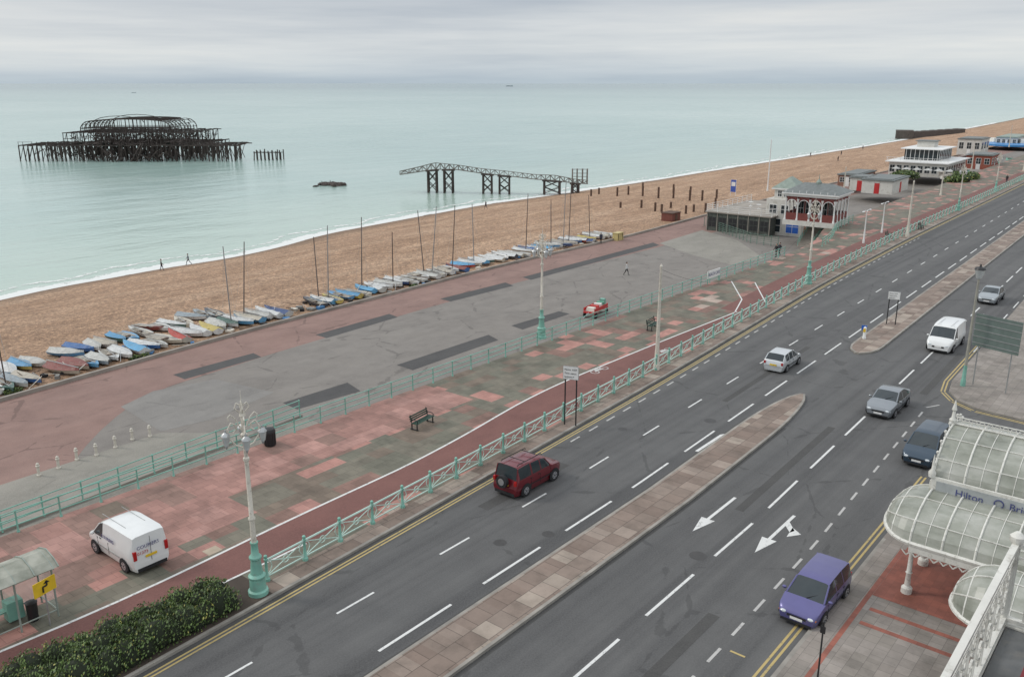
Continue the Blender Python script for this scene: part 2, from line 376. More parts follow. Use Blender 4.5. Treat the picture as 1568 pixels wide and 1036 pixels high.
def arrow(cx,cy,turn=0,s=1,flip=1):
    Z=.008
    mk.add([(cx+a*s*flip,cy+b*flip,Z) for a,b in ((2.4,-.08),(2.4,.08),(-.6,.08),(-.6,-.08))],[(0,1,2,3)],WLINE)
    mk.add([(cx+a*s*flip,cy+b*flip,Z) for a,b in ((-.6,-.36),(-.6,.36),(-2.2,0))],[(0,1,2)],WLINE)
    if turn:
        mk.add([(cx+a*s*flip,cy+b*turn*flip,Z+.003) for a,b in ((1.2,.0),(1.7,.0),(.9,.62),(.6,.5))],[(0,1,2,3)],WLINE)
        mk.add([(cx+a*s*flip,cy+b*turn*flip,Z+.003) for a,b in ((1.15,.42),(.75,1.0),(.1,.55))],[(0,1,2)],WLINE)
p=P(1093,787); arrow(p[0],p[1],0,1.0)
p=P(1186,817); arrow(p[0],p[1],-1,1.0)
p=P(1098,670); Z=.008
q=[(-2.6,0),(.6,.0),(1.4,-.45)]
for a,b in zip(q,q[1:]):
    mk.add([(p[0]+a[0],p[1]+a[1]-.1,Z),(p[0]+b[0],p[1]+b[1]-.1,Z),(p[0]+b[0],p[1]+b[1]+.1,Z),(p[0]+a[0],p[1]+a[1]+.1,Z)],[(0,1,2,3)],WLINE)
mk.add([(p[0]+1.0,p[1]-.1,Z+.003),(p[0]+2.7,p[1]-.95,Z+.003),(p[0]+1.0,p[1]-.95,Z+.003)],[(0,1,2)],WLINE)
for a in ((27.2,11.6),(25.0,11.6)): mk.add([(a[0],a[1]-.5,Z),(a[0]+.1,a[1]-.5,Z),(a[0]+.1,a[1]+.1,Z),(a[0],a[1]+.1,Z)],[(0,1,2,3)],YLINE)
mk.add([(25.0,11.1,Z+.003),(25.7,11.1,Z+.003),(25.7,11.2,Z+.003),(25.0,11.2,Z+.003)],[(0,1,2,3)],YLINE)
mk.obj('road_markings')
def poly_pave(name,pts,h,top,kerbm=KERB):
    mb=MB(); mb.prism([(x,y,0) for x,y in pts],h,top,kerbm); return mb.obj(name)
hp=[(-20,-8),(46,-8),(46,4),(45.4,7),(44,HK(43)-1.2),(42,HK(42)-.25),(40,HK(40)),(30,HK(30)),(10,HK(10)),(-20,HK(0))]
poly_pave('pavement',hp,.13,HOTP)
mb=MB()
ribbon(mb,add(HK,-.16),add(HK,-.01),-20,39.5,.134,KERB)
ribbon(mb,add(HK,-1.15),add(HK,-.95),-20,39,.134,REDB); 
mb.poly([(34.3,3.0,.138),(39.3,3.0,.138),(39.3,HK(39)-1.16,.138),(34.3,HK(34)-1.16,.138)],REDB)
ribbon(mb,lambda X:-4,lambda X:HK(0)-1.2,33.1,33.35,.134,REDB,.2); ribbon(mb,lambda X:-4,lambda X:HK(0)-1.2,31.9,32.15,.134,REDB,.2)
mb.obj('red_paving_bands')
K2=off(.605)
pp=[(420,K2(420)),(150,K2(150)),(80,K2(80)),(66,K2(66)),(63.5,K2(63)-.3),(62,K2(62)-1.2),(61,K2(61)-2.6),(60.5,6),(60.5,-30),(420,-30)]
poly_pave('pavement',pp[::-1],.13,HOTP)
mb=MB(); q=[(80,K2(80)),(66,K2(66)),(63.5,K2(63)-.3),(62,K2(62)-1.2),(61,K2(61)-2.6),(60.5,6),(60.5,-10)]
for o in (.2,.42):
    for a,b in zip(q,q[1:]):
        d=Vector((b[0]-a[0],b[1]-a[1],0)).normalized(); nrm=Vector((d[1],-d[0],0)); nrm=nrm if nrm.dot(Vector((-1,1,0)))>0 else -nrm
        mb.add([Vector((a[0],a[1],.006))+nrm*o,Vector((b[0],b[1],.006))+nrm*o,Vector((b[0],b[1],.006))+nrm*(o+.1),Vector((a[0],a[1],.006))+nrm*(o+.1)],[(0,1,2,3)],YLINE)
mb.obj('yellow_lines')
# cycle lane
cw=pc([(-60,1020),(0,996),(150,936),(240,896),(345,842),(440,795),(560,742),(680,685),(740,648),(830,597),(945,550),(1040,511),(1090,492),(1125,478)],.13,5)
ce=curve([(5,P(0,1042)[1]+.2),(P(200,962)[0],P(200,962)[1]),(P(345,895)[0],P(345,895)[1]),(P(430,855)[0],P(430,855)[1]),(40,FEN(40)+.35),(80,FEN(80)+.35),(130,FEN(130)+.35)],3)
mb=MB(); ribbon(mb,ce,cw,2,P(1125,478)[0],.124,CYC,1.0)
a0=P(1125,478)[0]
ribbon(mb,ce,lambda X:FEN(X)+3.4,a0,240,.124,CYC,2.0)
ribbon(mb,lambda X:cw(X)-.07,lambda X:cw(X)+.07,2,a0,.130,WLINE,1.0)
ribbon(mb,lambda X:ce(X)-.02,lambda X:ce(X)+.1,12,22,.130,WLINE,1.0)
for a,b in (((1125,478),(1136,458)),((1136,458),(1120,430)),((1172,462),(1156,432))):
    A=P(*a,.13);B=P(*b,.13); d=(B-A).normalized(); w=Vector((-d[1],d[0],0))*.06; mb.add([A-w,B-w,B+w,A+w],[(0,1,2,3)],WLINE)
for px,py in ((918,566),(1018,537)):
    p=P(px,py,.13); 
    for dx in (-.6,.6): 
        mb.add([(p[0]+dx+r*math.cos(t),p[1]+r*math.sin(t),.131) for t in np.linspace(0,2*math.pi,13)[:-1] for r in (.28,.36)],[(2*i,2*i+1,(2*i+3)%24,(2*i+2)%24) for i in range(12)],WORN)
    mb.add([(p[0]-.6,p[1]-.05,.134),(p[0]+.6,p[1]-.05,.134),(p[0]+.2,p[1]+.35,.134),(p[0]-.2,p[1]+.35,.134)],[(0,1,2,3)],WORN)
p=P(325,842,.13); mb.add([(p[0]-.35,p[1]-.3,.1325),(p[0]+.35,p[1]-.3,.1325),(p[0]+.35,p[1]+.3,.1325),(p[0]-.35,p[1]+.3,.1325)],[(0,1,2,3)],M('tactile_slab',(.40,.33,.25),.8))
mb.obj('cycle_lane')
mb=MB(); ribbon(mb,lambda X:R1(X)-7.2,lambda X:R1(X)-.02,-40,22.4,.124,PAVEP,.7); ribbon(mb,lambda X:R1(X)-4.6,lambda X:R1(X)-.02,22.4,41.3,.124,PAVEP,.7); mb.obj('pink_paving_band')
mb=MB()
def quad(pts,z,mat,m=None): (m or mb).poly([P(a,b,z) for a,b in pts],mat)
for q in ([(265,573),(283,580),(400,546),(388,540)],[(483,512),(500,517),(609,485),(596,480)],[(674,457),(690,461),(786,437),(774,432)],[(800,424),(813,428),(1010,375),(1000,371)],
          [(433,616),(455,626),(552,598),(532,585)],[(608,558),(632,566),(763,520),(748,512)],[(783,498),(800,504),(872,480),(856,476)]):
    quad(q,-2.99,ASPHP)
quad([(185,622),(235,598),(330,580),(420,600),(330,640),(246,660)],-2.992,asphalt('worn_asphalt',(.165,.155,.145),(.215,.205,.19),.2))
mb.obj('asphalt_repairs')
mb=MB(); quad([(-80,770),(0,742),(245,662),(420,662),(400,700),(0,820)],-2.988,PALE); mb.obj('paved_slipway')
mb=MB(); quad([(1010,372),(1075,352),(1130,368),(1170,395),(1120,405),(1060,390)],-2.99,PALE); mb.obj('concrete_apron')
# ------------------------------------------------------------------ railings
def resample(pts,sp):
    pts=[Vector(p) for p in pts]; out=[pts[0]]; acc=0
    for a,b in zip(pts,pts[1:]):
        L=(b-a).length; t=sp-acc
        while t<=L: out.append(a+(b-a)*(t/L)); t+=sp
        acc=(acc+L)%sp
    return out
def railing_road(name,pts,sp=2.1):
    mb=MB(); P_=resample(pts,sp)
    for p in P_:
        mb.lathe(p,[(.13,0),(.13,.12),(.075,.18),(.06,.95),(.09,1.0),(.09,1.04),(.05,1.06),(.085,1.13),(.075,1.2),(.01,1.25)],TURQ,8)
    for a,b in zip(P_,P_[1:]):
        z=lambda h:Vector((0,0,h)); d=b-a; cam_d=(a.length)
        mb.tube(a+z(.98),b+z(.98),.05,.05,TURQL,5); mb.tube(a+z(.2),b+z(.2),.035,.035,TURQL,4)
        mb.tube(a+z(.22),b+z(.95),.025,.025,TURQL,4); mb.tube(a+z(.95),b+z(.22),.025,.025,TURQL,4)
        c=(a+b)/2; dn=d.normalized()
        if cam_d<130:
            ring=[c+z(.585)+dn*(.17*math.cos(t))+z(.17*math.sin(t)) for t in np.linspace(0,2*math.pi,11)]
            mb.path(ring,.022,TURQL,4)
            for q,s in ((a,1),(b,-1)):
                mb.path([q+z(.93),q+dn*s*.25+z(.8),q+dn*s*.3+z(.6),q+dn*s*.2+z(.4),q+z(.25)],.02,TURQL,4)
    return mb.obj(name)
def railing_prom(name,pts,sp=2.0,h=1.1,mat=None,rails=(1.0,.68,.36)):
    mat=mat or TURQ; mb=MB(); P_=resample(pts,sp)
    for p in P_: mb.lathe(p,[(.09,0),(.06,.08),(.045,.12),(.04,h*.95),(.07,h),(.01,h+.08)],mat,6)
    for a,b in zip(P_,P_[1:]):
        for r in rails: q=Vector((0,0,h*r)); mb.tube(a+q,b+q,.032,.032,mat,4)
    return mb.obj(name)
xs0=P(412,893)[0]
railing_road('iron_railing',[(x,FEN(x),.12) for x in np.arange(xs0,250,1.0)])
endx=P(1205,390)[0]
railing_prom('iron_railing',[(x,R1(x)-.12,.12) for x in np.arange(-12,endx,1.0)])
rx0,rx1=-12,P(470,640)[0]
mb=MB(); n=20
for i in range(n):
    a=rx0+(rx1-rx0)*i/n;b=rx0+(rx1-rx0)*(i+1)/n; za=-1.6+1.6*i/n; zb=-1.6+1.6*(i+1)/n
    mb.add([(a,R1(a)+.02,za),(b,R1(b)+.02,zb),(b,R1(b)+1.9,zb),(a,R1(a)+1.9,za)],[(0,1,2,3)],PALE)
    mb.add([(a,R1(a)+1.9,za+.15),(b,R1(b)+1.9,zb+.15),(b,R1(b)+1.9,-3),(a,R1(a)+1.9,-3)],[(0,1,2,3)],CONC)
mb.obj('ramp')
railing_prom('iron_railing',[(x,R1(x)+1.95,.05-1.6*(rx1-x)/(rx1-rx0)) for x in np.arange(rx0,rx1+.5,1.0)])
railing_prom('iron_railing',[(x,R1(x)-1.9,.12) for x in np.arange(endx+8,endx+34,1.0)])
# ------------------------------------------------------------------ street lamps
def lamp_mesh():
    mb=MB()
    mb.lathe((0,0,0),[(.42,0),(.42,.18),(.34,.24),(.32,.75),(.36,.8),(.36,.86),(.26,.95),(.2,1.6),(.26,1.66),(.26,1.74),(.16,1.85),(.14,2.3),(.17,2.35),(.17,2.4)],TURQ,14)
    mb.lathe((0,0,2.4),[(.12,0),(.105,1.0),(.15,1.04),(.15,1.1),(.1,1.16),(.085,3.6),(.13,3.65),(.13,3.75),(.08,3.8),(.07,4.6),(.14,4.68),(.14,4.78),(.06,4.85),(.055,5.5),(.13,5.55),(.1,5.7),(.05,5.8),(.09,5.95),(.02,6.15),(.012,6.6)],CREAM,10)
    for k in range(4):
        t=math.pi/4+k*math.pi/2; d=Vector((math.cos(t),math.sin(t),0)); Z=lambda h:Vector((0,0,h))
        mb.path([d*.05+Z(6.6),d*.35+Z(6.75),d*.58+Z(7.1),d*.6+Z(7.45),d*.46+Z(7.7),d*.3+Z(7.6),d*.28+Z(7.4),d*.4+Z(7.3)],.035,CREAM,5)
        mb.path([d*.05+Z(7.3),d*.28+Z(7.85),d*.46+Z(8.05),d*.56+Z(7.95),d*.54+Z(7.8)],.03,CREAM,5)
        mb.path([d*.1+Z(8.1),d*.28+Z(8.3),d*.2+Z(8.5),d*.06+Z(8.4)],.025,CREAM,4)
        c=d*.7
        mb.tube(d*.58+Z(7.3),c+Z(7.42),.02,.02,CREAM,4)
        mb.lathe(c+Z(6.75),[(.05,0),(.1,.05),(.17,.42),(.19,.44)],LAMPG,6,False)
        mb.lathe(c+Z(7.19),[(.2,0),(.14,.1),(.05,.16),(.03,.26)],METAL,6,False)
        mb.lathe(c+Z(6.62),[(.01,0),(.05,.08),(.06,.13)],METAL,6)
    return mb.mesh('street_lamp')
LM=lamp_mesh()
for b,t in (((396,907),600),((829,517),350),((1237,434),300),((1467,322),248),((1524,292),232)):
    p=P(*b,.12); inst('street_lamp',LM,p,0.3,HT(p,t)/9.05)
def pole(name,b,t,r=.09,mat=CREAM,z=.12,arm=None,base_m=None):
    p=P(*b,z); h=HT(p,t)-z; mb=MB()
    mb.lathe((0,0,0),[(r*1.9,0),(r*1.9,.4),(r*1.5,.5),(r*1.3,1.5)],base_m or mat,8)
    mb.lathe((0,0,1.5),[(r*1.2,0),(r,h*.5-1.5),(r*.7,h*.97-1.5),(r*.9,h*.98-1.5),(r*.3,h-1.5)],mat,8)
    if arm=='lantern':
        mb.lathe((0,0,h-1.0),[(r*.9,0),(.2,.1),(.33,.62),(.36,.66)],LAMPG,8); mb.lathe((0,0,h-.34),[(.38,0),(.3,.14),(.08,.22),(.04,.38)],BLACK,8)
    if arm=='twin':
        for s in (-1,1): mb.path([(0,0,h-.2),(s*.5,0,h+.05),(s*1.1,0,h)],.04,mat,5); mb.ball((s*1.3,0,h-.03),(.35,.14,.09),mat)
    return mb.obj(name,p)
pole('traction_pole',(1005,565),404,.13); pole('traction_pole',(1389,362),276,.14); pole('flagpole',(1175,292),213,.12,WHITE,-3)
OLIVE=M('stone_grey_paint',(.33,.32,.27),.5)
pole('lamp_post',(1474,590),405,.09,OLIVE,.13,'lantern',TURQ)
pole('lamp_post',(1322,372),322,.08,WHITE,.12,'twin'); pole('lamp_post',(1350,356),310,.08,WHITE,.12,'twin')
for b,t in (((1567,262),205),((1545,225),192),((1440,300),262),((1487,262),222),((1291,300),255)): pole('lamp_post',b,t,.12,CREAM,0)
# festoon cable between lamp columns
mb=MB()
cps=[P(829,517,.12)+Vector((0,0,6.8)),P(1005,565,.12)+Vector((0,0,7.6)),P(1237,434,.12)+Vector((0,0,6.8))]
for a,b in zip(cps[1:],cps[2:]):
    pts=[a+(b-a)*t-Vector((0,0,3.2*4*t*(1-t))) for t in np.linspace(0,1,17)]; mb.path(pts,.012,BLACK,3)
mb.obj('festoon_cable')
# ------------------------------------------------------------------ vehicles
def paint(name,c,metal=.3): return M('car_paint_'+name,c,.32,metal=metal,var=.04,coat=.6)
HATCH=[(0,.40,'h',''),(.025,.50,'h',''),(.10,.575,'h',''),(.25,.66,'c','st'),(.43,.965,'c','s'),(.50,.995,'c',''),(.52,1.0,'c','s'),(.68,.99,'c',''),(.70,.985,'c','s'),(.86,.95,'c','t'),(.965,.66,'h',''),(.985,.56,'h',''),(1.0,.40,'h','')]
MPV=[(0,.36,'h',''),(.02,.45,'h',''),(.07,.53,'h',''),(.20,.62,'c','st'),(.38,.955,'c','s'),(.50,.99,'c',''),(.515,.99,'c','s'),(.70,1.0,'c',''),(.715,1.0,'c','s'),(.92,.97,'c','t'),(.985,.60,'h',''),(1.0,.36,'h','')]
SALOON=[(0,.40,'h',''),(.02,.50,'h',''),(.10,.60,'h',''),(.27,.68,'c','st'),(.42,.965,'c','s'),(.53,1.0,'c',''),(.55,1.0,'c','s'),(.67,.97,'c','st'),(.84,.73,'h',''),(.975,.68,'h',''),(1.0,.42,'h','')]
SUV=[(0,.40,'h',''),(.02,.50,'h',''),(.06,.56,'h',''),(.26,.60,'c','st'),(.37,.93,'c','s'),(.47,.97,'c',''),(.49,.97,'c','s'),(.66,.985,'c',''),(.69,1.0,'c','s'),(.93,.985,'c','t'),(.965,.60,'h',''),(1.0,.34,'h','')]
VAN=[(0,.30,'h',''),(.02,.40,'h',''),(.05,.47,'h',''),(.17,.56,'c','st'),(.30,.90,'c','s'),(.38,.97,'c',''),(.5,1.0,'c',''),(.9,1.0,'c',''),(.975,.97,'c',''),(.988,.55,'h',''),(1.0,.28,'h','')]
def vehicle(name,L,W,Hh,st,pt,wr=.31,loc=None,rz=0,rails=False,spare=False,wx=(.185,.81),cargo=False,indicator=False,beltf=.62,roofw=.76,txt=None):
    mb=MB(); w=W/2; ZB=.17
    def kx(x):
        if x<.12: return .80+.20*math.sin(math.pi/2*x/.12)**.8 if x>0 else .80
        if x>.93: return 1-.13*((x-.93)/.07)**1.5
        return 1
    rings=[]
    for x,t,ty,_ in st:
        k=kx(x); X=L/2-x*L; T=t*Hh
        if ty=='c':
            bz_=min(beltf*Hh,T-.01); k5=roofw+(1-roofw)*.55*max(0,1-(T-bz_)/(Hh*.33)) 
            r=[(0,ZB),(.86*w*k,ZB),(.97*w*k,.30*Hh),(w*k,.46*Hh),(.965*w*k,bz_),(k5*w*k,max(T-.035*Hh,bz_+.005)),(k5*.8*w*k,T-.008*Hh),(0,T)]
        else:
            r=[(0,ZB+(.03 if x in(0,1.0) else 0)),(.86*w*k,ZB),(.97*w*k,min(.30*Hh,T*.7)),(w*k,min(.46*Hh,T*.86)),(.96*w*k,min(beltf*Hh,T*.945)),(.88*w*k,T*.985),(.76*w*k,T),(0,T+.012)]
        rings.append([(X,y,z) for y,z in r])
    n=8
    full=[[(a,b,c) for a,b,c in r]+[(a,-b,c) for a,b,c in r[-2:0:-1]] for r in rings]; N=len(full[0])
    vs=[q for r in full for q in r]
    body=[];glass=[]
    for i in range(len(st)-1):
        fl=st[i][3]
        for j in range(N):
            seg=j if j<n-1 else N-1-j
            f=(i*N+j,i*N+(j+1)%N,(i+1)*N+(j+1)%N,(i+1)*N+j)
            (glass if (('s' in fl and seg==4) or ('t' in fl and seg in(5,6))) else body).append(f)
    body.append(tuple(range(N))); body.append(tuple((len(st)-1)*N+k for k in range(N))[::-1])
    o=len(mb.v); mb.add(vs,body,pt,True)
    i=mb.idx(GLS)
    for f in glass: mb.f.append([o+k for k in f]); mb.mi.append(i); mb.sm.append(True)
    for i in range(len(st)-1):
        if 't' in st[i][3]:
            for s in (1,-1):
                a=Vector(rings[i][5]);b=Vector(rings[i+1][5]); a.y*=s;b.y*=s; mb.tube(a,b,.035,.035,pt,5)
    cab=[i for i,s in enumerate(st) if s[2]=='c']
    for fx in wx:
        X=L/2-fx*L
        for s in (1,-1):
            yo=s*(w+.004)
            arc=[(X+1.2*wr*math.cos(t),yo,wr+1.2*wr*math.sin(t)) for t in np.linspace(0,math.pi,11)]
            arc=[(X+1.2*wr,yo,ZB)]+arc+[(X-1.2*wr,yo,ZB)]
            mb.add(arc,[tuple(range(len(arc)))],DARK)
            mb.tube((X,s*(w-.18),wr),(X,s*(w+.012),wr),wr,wr,DARK,16); mb.tube((X,s*(w-.1),wr),(X,s*(w+.02),wr),wr*.62,wr*.6,CHROME,12)
            mb.tube((X,s*(w-.1),wr),(X,s*(w+.03),wr),wr*.16,wr*.14,DARK,8)
            for k in range(5):
                t=2*math.pi*k/5; mb.box((X+wr*.42*math.cos(t),s*(w+.02),wr+wr*.42*math.sin(t)),(.05,.01,.05),DARK)
    xf=L/2;xr=-L/2
    mb.box((xf+.0,0,.36*Hh*st[0][1]/.40*.95),(.03,w*.9,.06*Hh),BLACK)
    mb.box((xf-.03,0,.17+.06),(.12,w*1.45,.10),BLACK if not cargo else DARK)
    mb.box((xf+.012,0,.26*Hh),(.02,.5,.11),WHITE)
    for s in (1,-1):
        zt=st[1][1]*Hh*.86
        mb.add([(xf+.005,s*w*.45,zt-.14),(xf-.09,s*w*.86,zt-.12),(xf-.13,s*w*.86,zt+.045),(xf-.05,s*w*.48,zt+.03)],[(0,1,2,3)],HEADL)
        mb.ball((xf-.05,s*w*.63,zt-.05),(.07,.16,.08),HEADL,8,5)
        if indicator or s>0: mb.ball((xf-.11,s*w*.83,zt-.06),(.06,.05,.06),ORANGE if indicator else HEADL,6,4)
        zr=.52*Hh
        mb.box((xr+.045,s*w*.80,zr),(.11,.14,.13*Hh if not cargo else .22*Hh),REDL); 
        xm=rings[cab[0]][0][0]-.18; mb.ball((xm,s*(w+.08),beltf*Hh+.06),(.07,.1,.07),pt,8,5)
        for fx in (.53,.70) if not cargo else (.34,):
            mb.box((L/2-fx*L,s*(w*.995),.53*Hh),(.16,.02,.03),DARK)
        mb.box((L/2-.5*L,s*(w*.998),.33*Hh),(L*.46,.012,.05),DARK if not cargo else METAL)
        for fx in (.275,.505,.70)[:2 if cargo else 3]:
            mb.box((L/2-fx*L,s*(w*.994),.38*Hh),(.012,.016,.30*Hh),DARK)
    mb.box((xr-.008,0,.43*Hh),(.02,.52,.11),YEL); mb.box((xr+.03,0,.25),(.1,w*1.5,.16),DARK if cargo or spare else pt)
    if cargo:
        mb.box((xr-.004,0,.6*Hh),(.012,.015,.62*Hh),DARK)
        for s in (-.5,.5): mb.box((L*.02,s*w,Hh+.0),(L*.5,.02,.02),METAL)
    if rails:
        for s in (1,-1): mb.path([(L*.12,s*w*.62,Hh),(L*.1,s*w*.62,Hh+.07),(-L*.38,s*w*.62,Hh+.07),(-L*.4,s*w*.62,Hh)],.022,DARK,5)
        for x in (L*.02,-L*.25): mb.tube((x,-w*.62,Hh+.09),(x,w*.62,Hh+.09),.02,.02,DARK,5)
    if spare: mb.tube((xr-.0,.05,.52*Hh),(xr-.22,.05,.52*Hh),.34,.34,DARK,16); mb.tube((xr-.2,.05,.52*Hh),(xr-.235,.05,.52*Hh),.2,.19,CHROME,12)
    i=cab[0]; c=Vector(rings[i][-1]); 
    mb.tube(c+Vector((.0,.05,.02)),c+Vector((-.28,.45,.17)),.012,.012,DARK,4)
    if txt: txt(mb,L,w,Hh)
    return mb.obj(name,loc,rz,32)
def tang(f,x): return math.atan2(f(x+2)-f(x-2),4)
def put(px,py,cy,fwd,**k):
    p=P(px,py); y=cy(p[0]) if cy else p[1]
    a=tang(cy,p[0]) if cy else 0
    return dict(loc=(p[0],y,0),rz=a+(0 if fwd else math.pi))
q=put(799,737,off(1.288),True); vehicle('red_suv',3.9,1.73,1.72,SUV,paint('maroon',(.15,.010,.018),.25),.34,rails=True,spare=True,**q)
q=put(1196,560,off(1.14),True); vehicle('silver_hatchback',3.85,1.65,1.43,HATCH,paint('silver',(.56,.58,.59),.4),.29,**q)
q=put(1247,925,None,False); vehicle('purple_car',4.02,1.72,1.50,MPV,paint('purple',(.105,.098,.25),.35),.31,indicator=True,**q)
q=put(1359,626,None,False); vehicle('silver_car',4.3,1.75,1.46,SALOON,paint('grey',(.25,.27,.29),.5),.31,**q)
q=put(1418,697,None,False); vehicle('blue_car',4.3,1.75,1.62,MPV,paint('navy',(.035,.06,.09),.4),.31,**q)
q=put(1447,530,None,False); vehicle('white_van',4.8,1.98,2.05,VAN,paint('white',(.72,.73,.72),0),.33,cargo=True,beltf=.52,roofw=.86,**q)
q=put(1517,460,None,False); vehicle('silver_car',4.2,1.74,1.45,SALOON,paint('silver2',(.33,.36,.38),.5),.31,**q)
def vt(mb,L,w,Hh):
    B=M('blue_lettering',(.06,.07,.2),.5); RR=M('red_lettering',(.45,.05,.05),.5)
    T=Matrix.Translation((-L/2-.012,.62,.66*Hh))@Matrix.Rotation(-math.pi/2,4,'Z')@Matrix.Rotation(math.pi/2,4,'X'); text(mb,'COURIERS',B,T,.22)
    T=Matrix.Translation((-L/2-.012,.62,.52*Hh))@Matrix.Rotation(-math.pi/2,4,'Z')@Matrix.Rotation(math.pi/2,4,'X'); text(mb,'01273',RR,T,.2)
    T=Matrix.Translation((L*.12,w+.01,.60*Hh))@Matrix.Rotation(math.pi,4,'Z')@Matrix.Rotation(math.pi/2,4,'X'); text(mb,'COURIERS',B,T,.24)
p=P(205,872); vehicle('white_van',4.15,1.8,1.85,VAN,paint('white',(.72,.73,.72),0),.31,loc=(p[0]+.45,p[1]+1.2,.13),rz=math.pi/2,cargo=True,beltf=.56,roofw=.84,txt=vt)
# ------------------------------------------------------------------ people
SKIN=M('skin',(.42,.26,.19),.6)
def person(px,py,z,top,legs,hair=(.03,.02,.015),h=1.72,stride=.5,face=0,beach=False,arms=.3):
    p=PB(px,py) if beach else P(px,py,z)
    s=stride; a=arms
    J=[(0,0,.93),(0,0,1.12),(0,0,1.36),(0,.0,1.48),(.02,0,1.58),
       (0,.19,1.42),(-a*.35,.23,1.16),(-a*.3+.12,.24,.92),(-a*.3+.17,.24,.84),
       (0,-.19,1.42),(a*.35,-.23,1.16),(a*.6+.1,-.22,.95),(a*.6+.16,-.21,.88),
       (0,.1,.9),(s*.42,.1,.5),(s*.5,.1,.09),(s*.5+.16,.1,.04),
       (0,-.1,.9),(-s*.25,-.1,.5),(-s*.75,-.1,.13),(-s*.75+.13,-.1,.04)]
    Rr=[.14,.135,.15,.055,.06,.06,.045,.035,.028,.06,.045,.035,.028,.1,.06,.042,.035,.1,.06,.042,.035]
    E=[(0,1),(1,2),(2,3),(3,4),(2,5),(5,6),(6,7),(7,8),(2,9),(9,10),(10,11),(11,12),(0,13),(13,14),(14,15),(15,16),(0,17),(17,18),(18,19),(19,20)]
    for hb in (8,12):
        b=J[hb]
        for k in range(5):
            o=(k-2)*.017; ln=[.05,.075,.085,.078,.06][k]
            J.append((b[0]+.02+(.03 if k==0 else 0),b[1]+o,b[2]-ln*.6)); Rr.append(.009); E.append((hb,len(J)-1))
            J.append((b[0]+.035+(.03 if k==0 else 0),b[1]+o,b[2]-ln)); Rr.append(.008); E.append((len(J)-2,len(J)-1))
    me=bpy.data.meshes.new('person'); me.from_pydata(J,E,[]); o=bpy.data.objects.new('tmp',me); sc.collection.objects.link(o)
    o.modifiers.new('s','SKIN'); sv=me.skin_vertices[0].data
    for i,r in enumerate(Rr): sv[i].radius=(r,r) if i not in(0,1,2) else (r*.8,r*1.15)
    sv[0].use_root=True
    o.modifiers.new('b','SUBSURF').levels=1
    dg=bpy.context.evaluated_depsgraph_get(); m2=bpy.data.meshes.new_from_object(o.evaluated_get(dg)); bpy.data.objects.remove(o)
    mb=MB(); T=M('cloth_%s'%str(top),top,.85); Lg=M('cloth_%s'%str(legs),legs,.85); HR=M('hair_%s'%str(hair),hair,.7)
    groups={}
    for f in m2.polygons:
        c=f.center
        if c.z>1.48: m=SKIN
        elif abs(c.y)>.17 and c.z<.93 : m=SKIN
        elif c.z>.86 or (abs(c.y)>.17): m=T
        elif c.z>.07: m=Lg
        else: m=BLACK
        groups.setdefault(m.name,(m,[]))[1].append(tuple(f.vertices))
    mb.v=[tuple(v.co) for v in m2.vertices]
    for m,fs in groups.values():
        i=mb.idx(m)
        for f in fs: mb.f.append(list(f)); mb.mi.append(i); mb.sm.append(True)
    mb.ball((.03,0,1.63),(.095,.078,.118),SKIN,12,8); mb.ball((.005,0,1.66),(.1,.086,.105),HR,12,8)
    mb.ball((.125,0,1.62),(.018,.014,.022),SKIN,6,4)
    for s_ in (1,-1): mb.ball((.113,s_*.03,1.64),(.01,.013,.008),BLACK,6,4); mb.ball((.02,s_*.082,1.62),(.02,.012,.03),SKIN,6,4)
    mb.box((.121,0,1.575),(.006,.04,.008),REDL)
    ob=mb.obj('person',p,face,60); ob.scale=(h/1.75,)*3; return ob
nav=(.02,.025,.05); blk=(.015,.015,.018)
person(959,421,-3,(.55,.56,.56),blk,face=math.radians(-60))
person(1188,394,.12,blk,blk,face=2.6,stride=.25); person(1193,392,.12,(.03,.03,.04),nav,face=2.6,stride=.3)
person(248,414,0,(.06,.04,.04),nav,beach=True,face=-.6,stride=.35); person(289,405,0,(.12,.13,.16),blk,beach=True,face=2.6,stride=.6)
person(744,320,0,(.05,.03,.03),nav,beach=True,face=1.5); person(920,373,-3,nav,blk,face=.5,stride=.2)
for a,b in ((1241,240),(1321,229),(1288,238),(1283,247)): person(a,b,0,blk,nav,beach=True,face=1,stride=.3)
person(1541,280,.1,blk,nav,stride=.3)
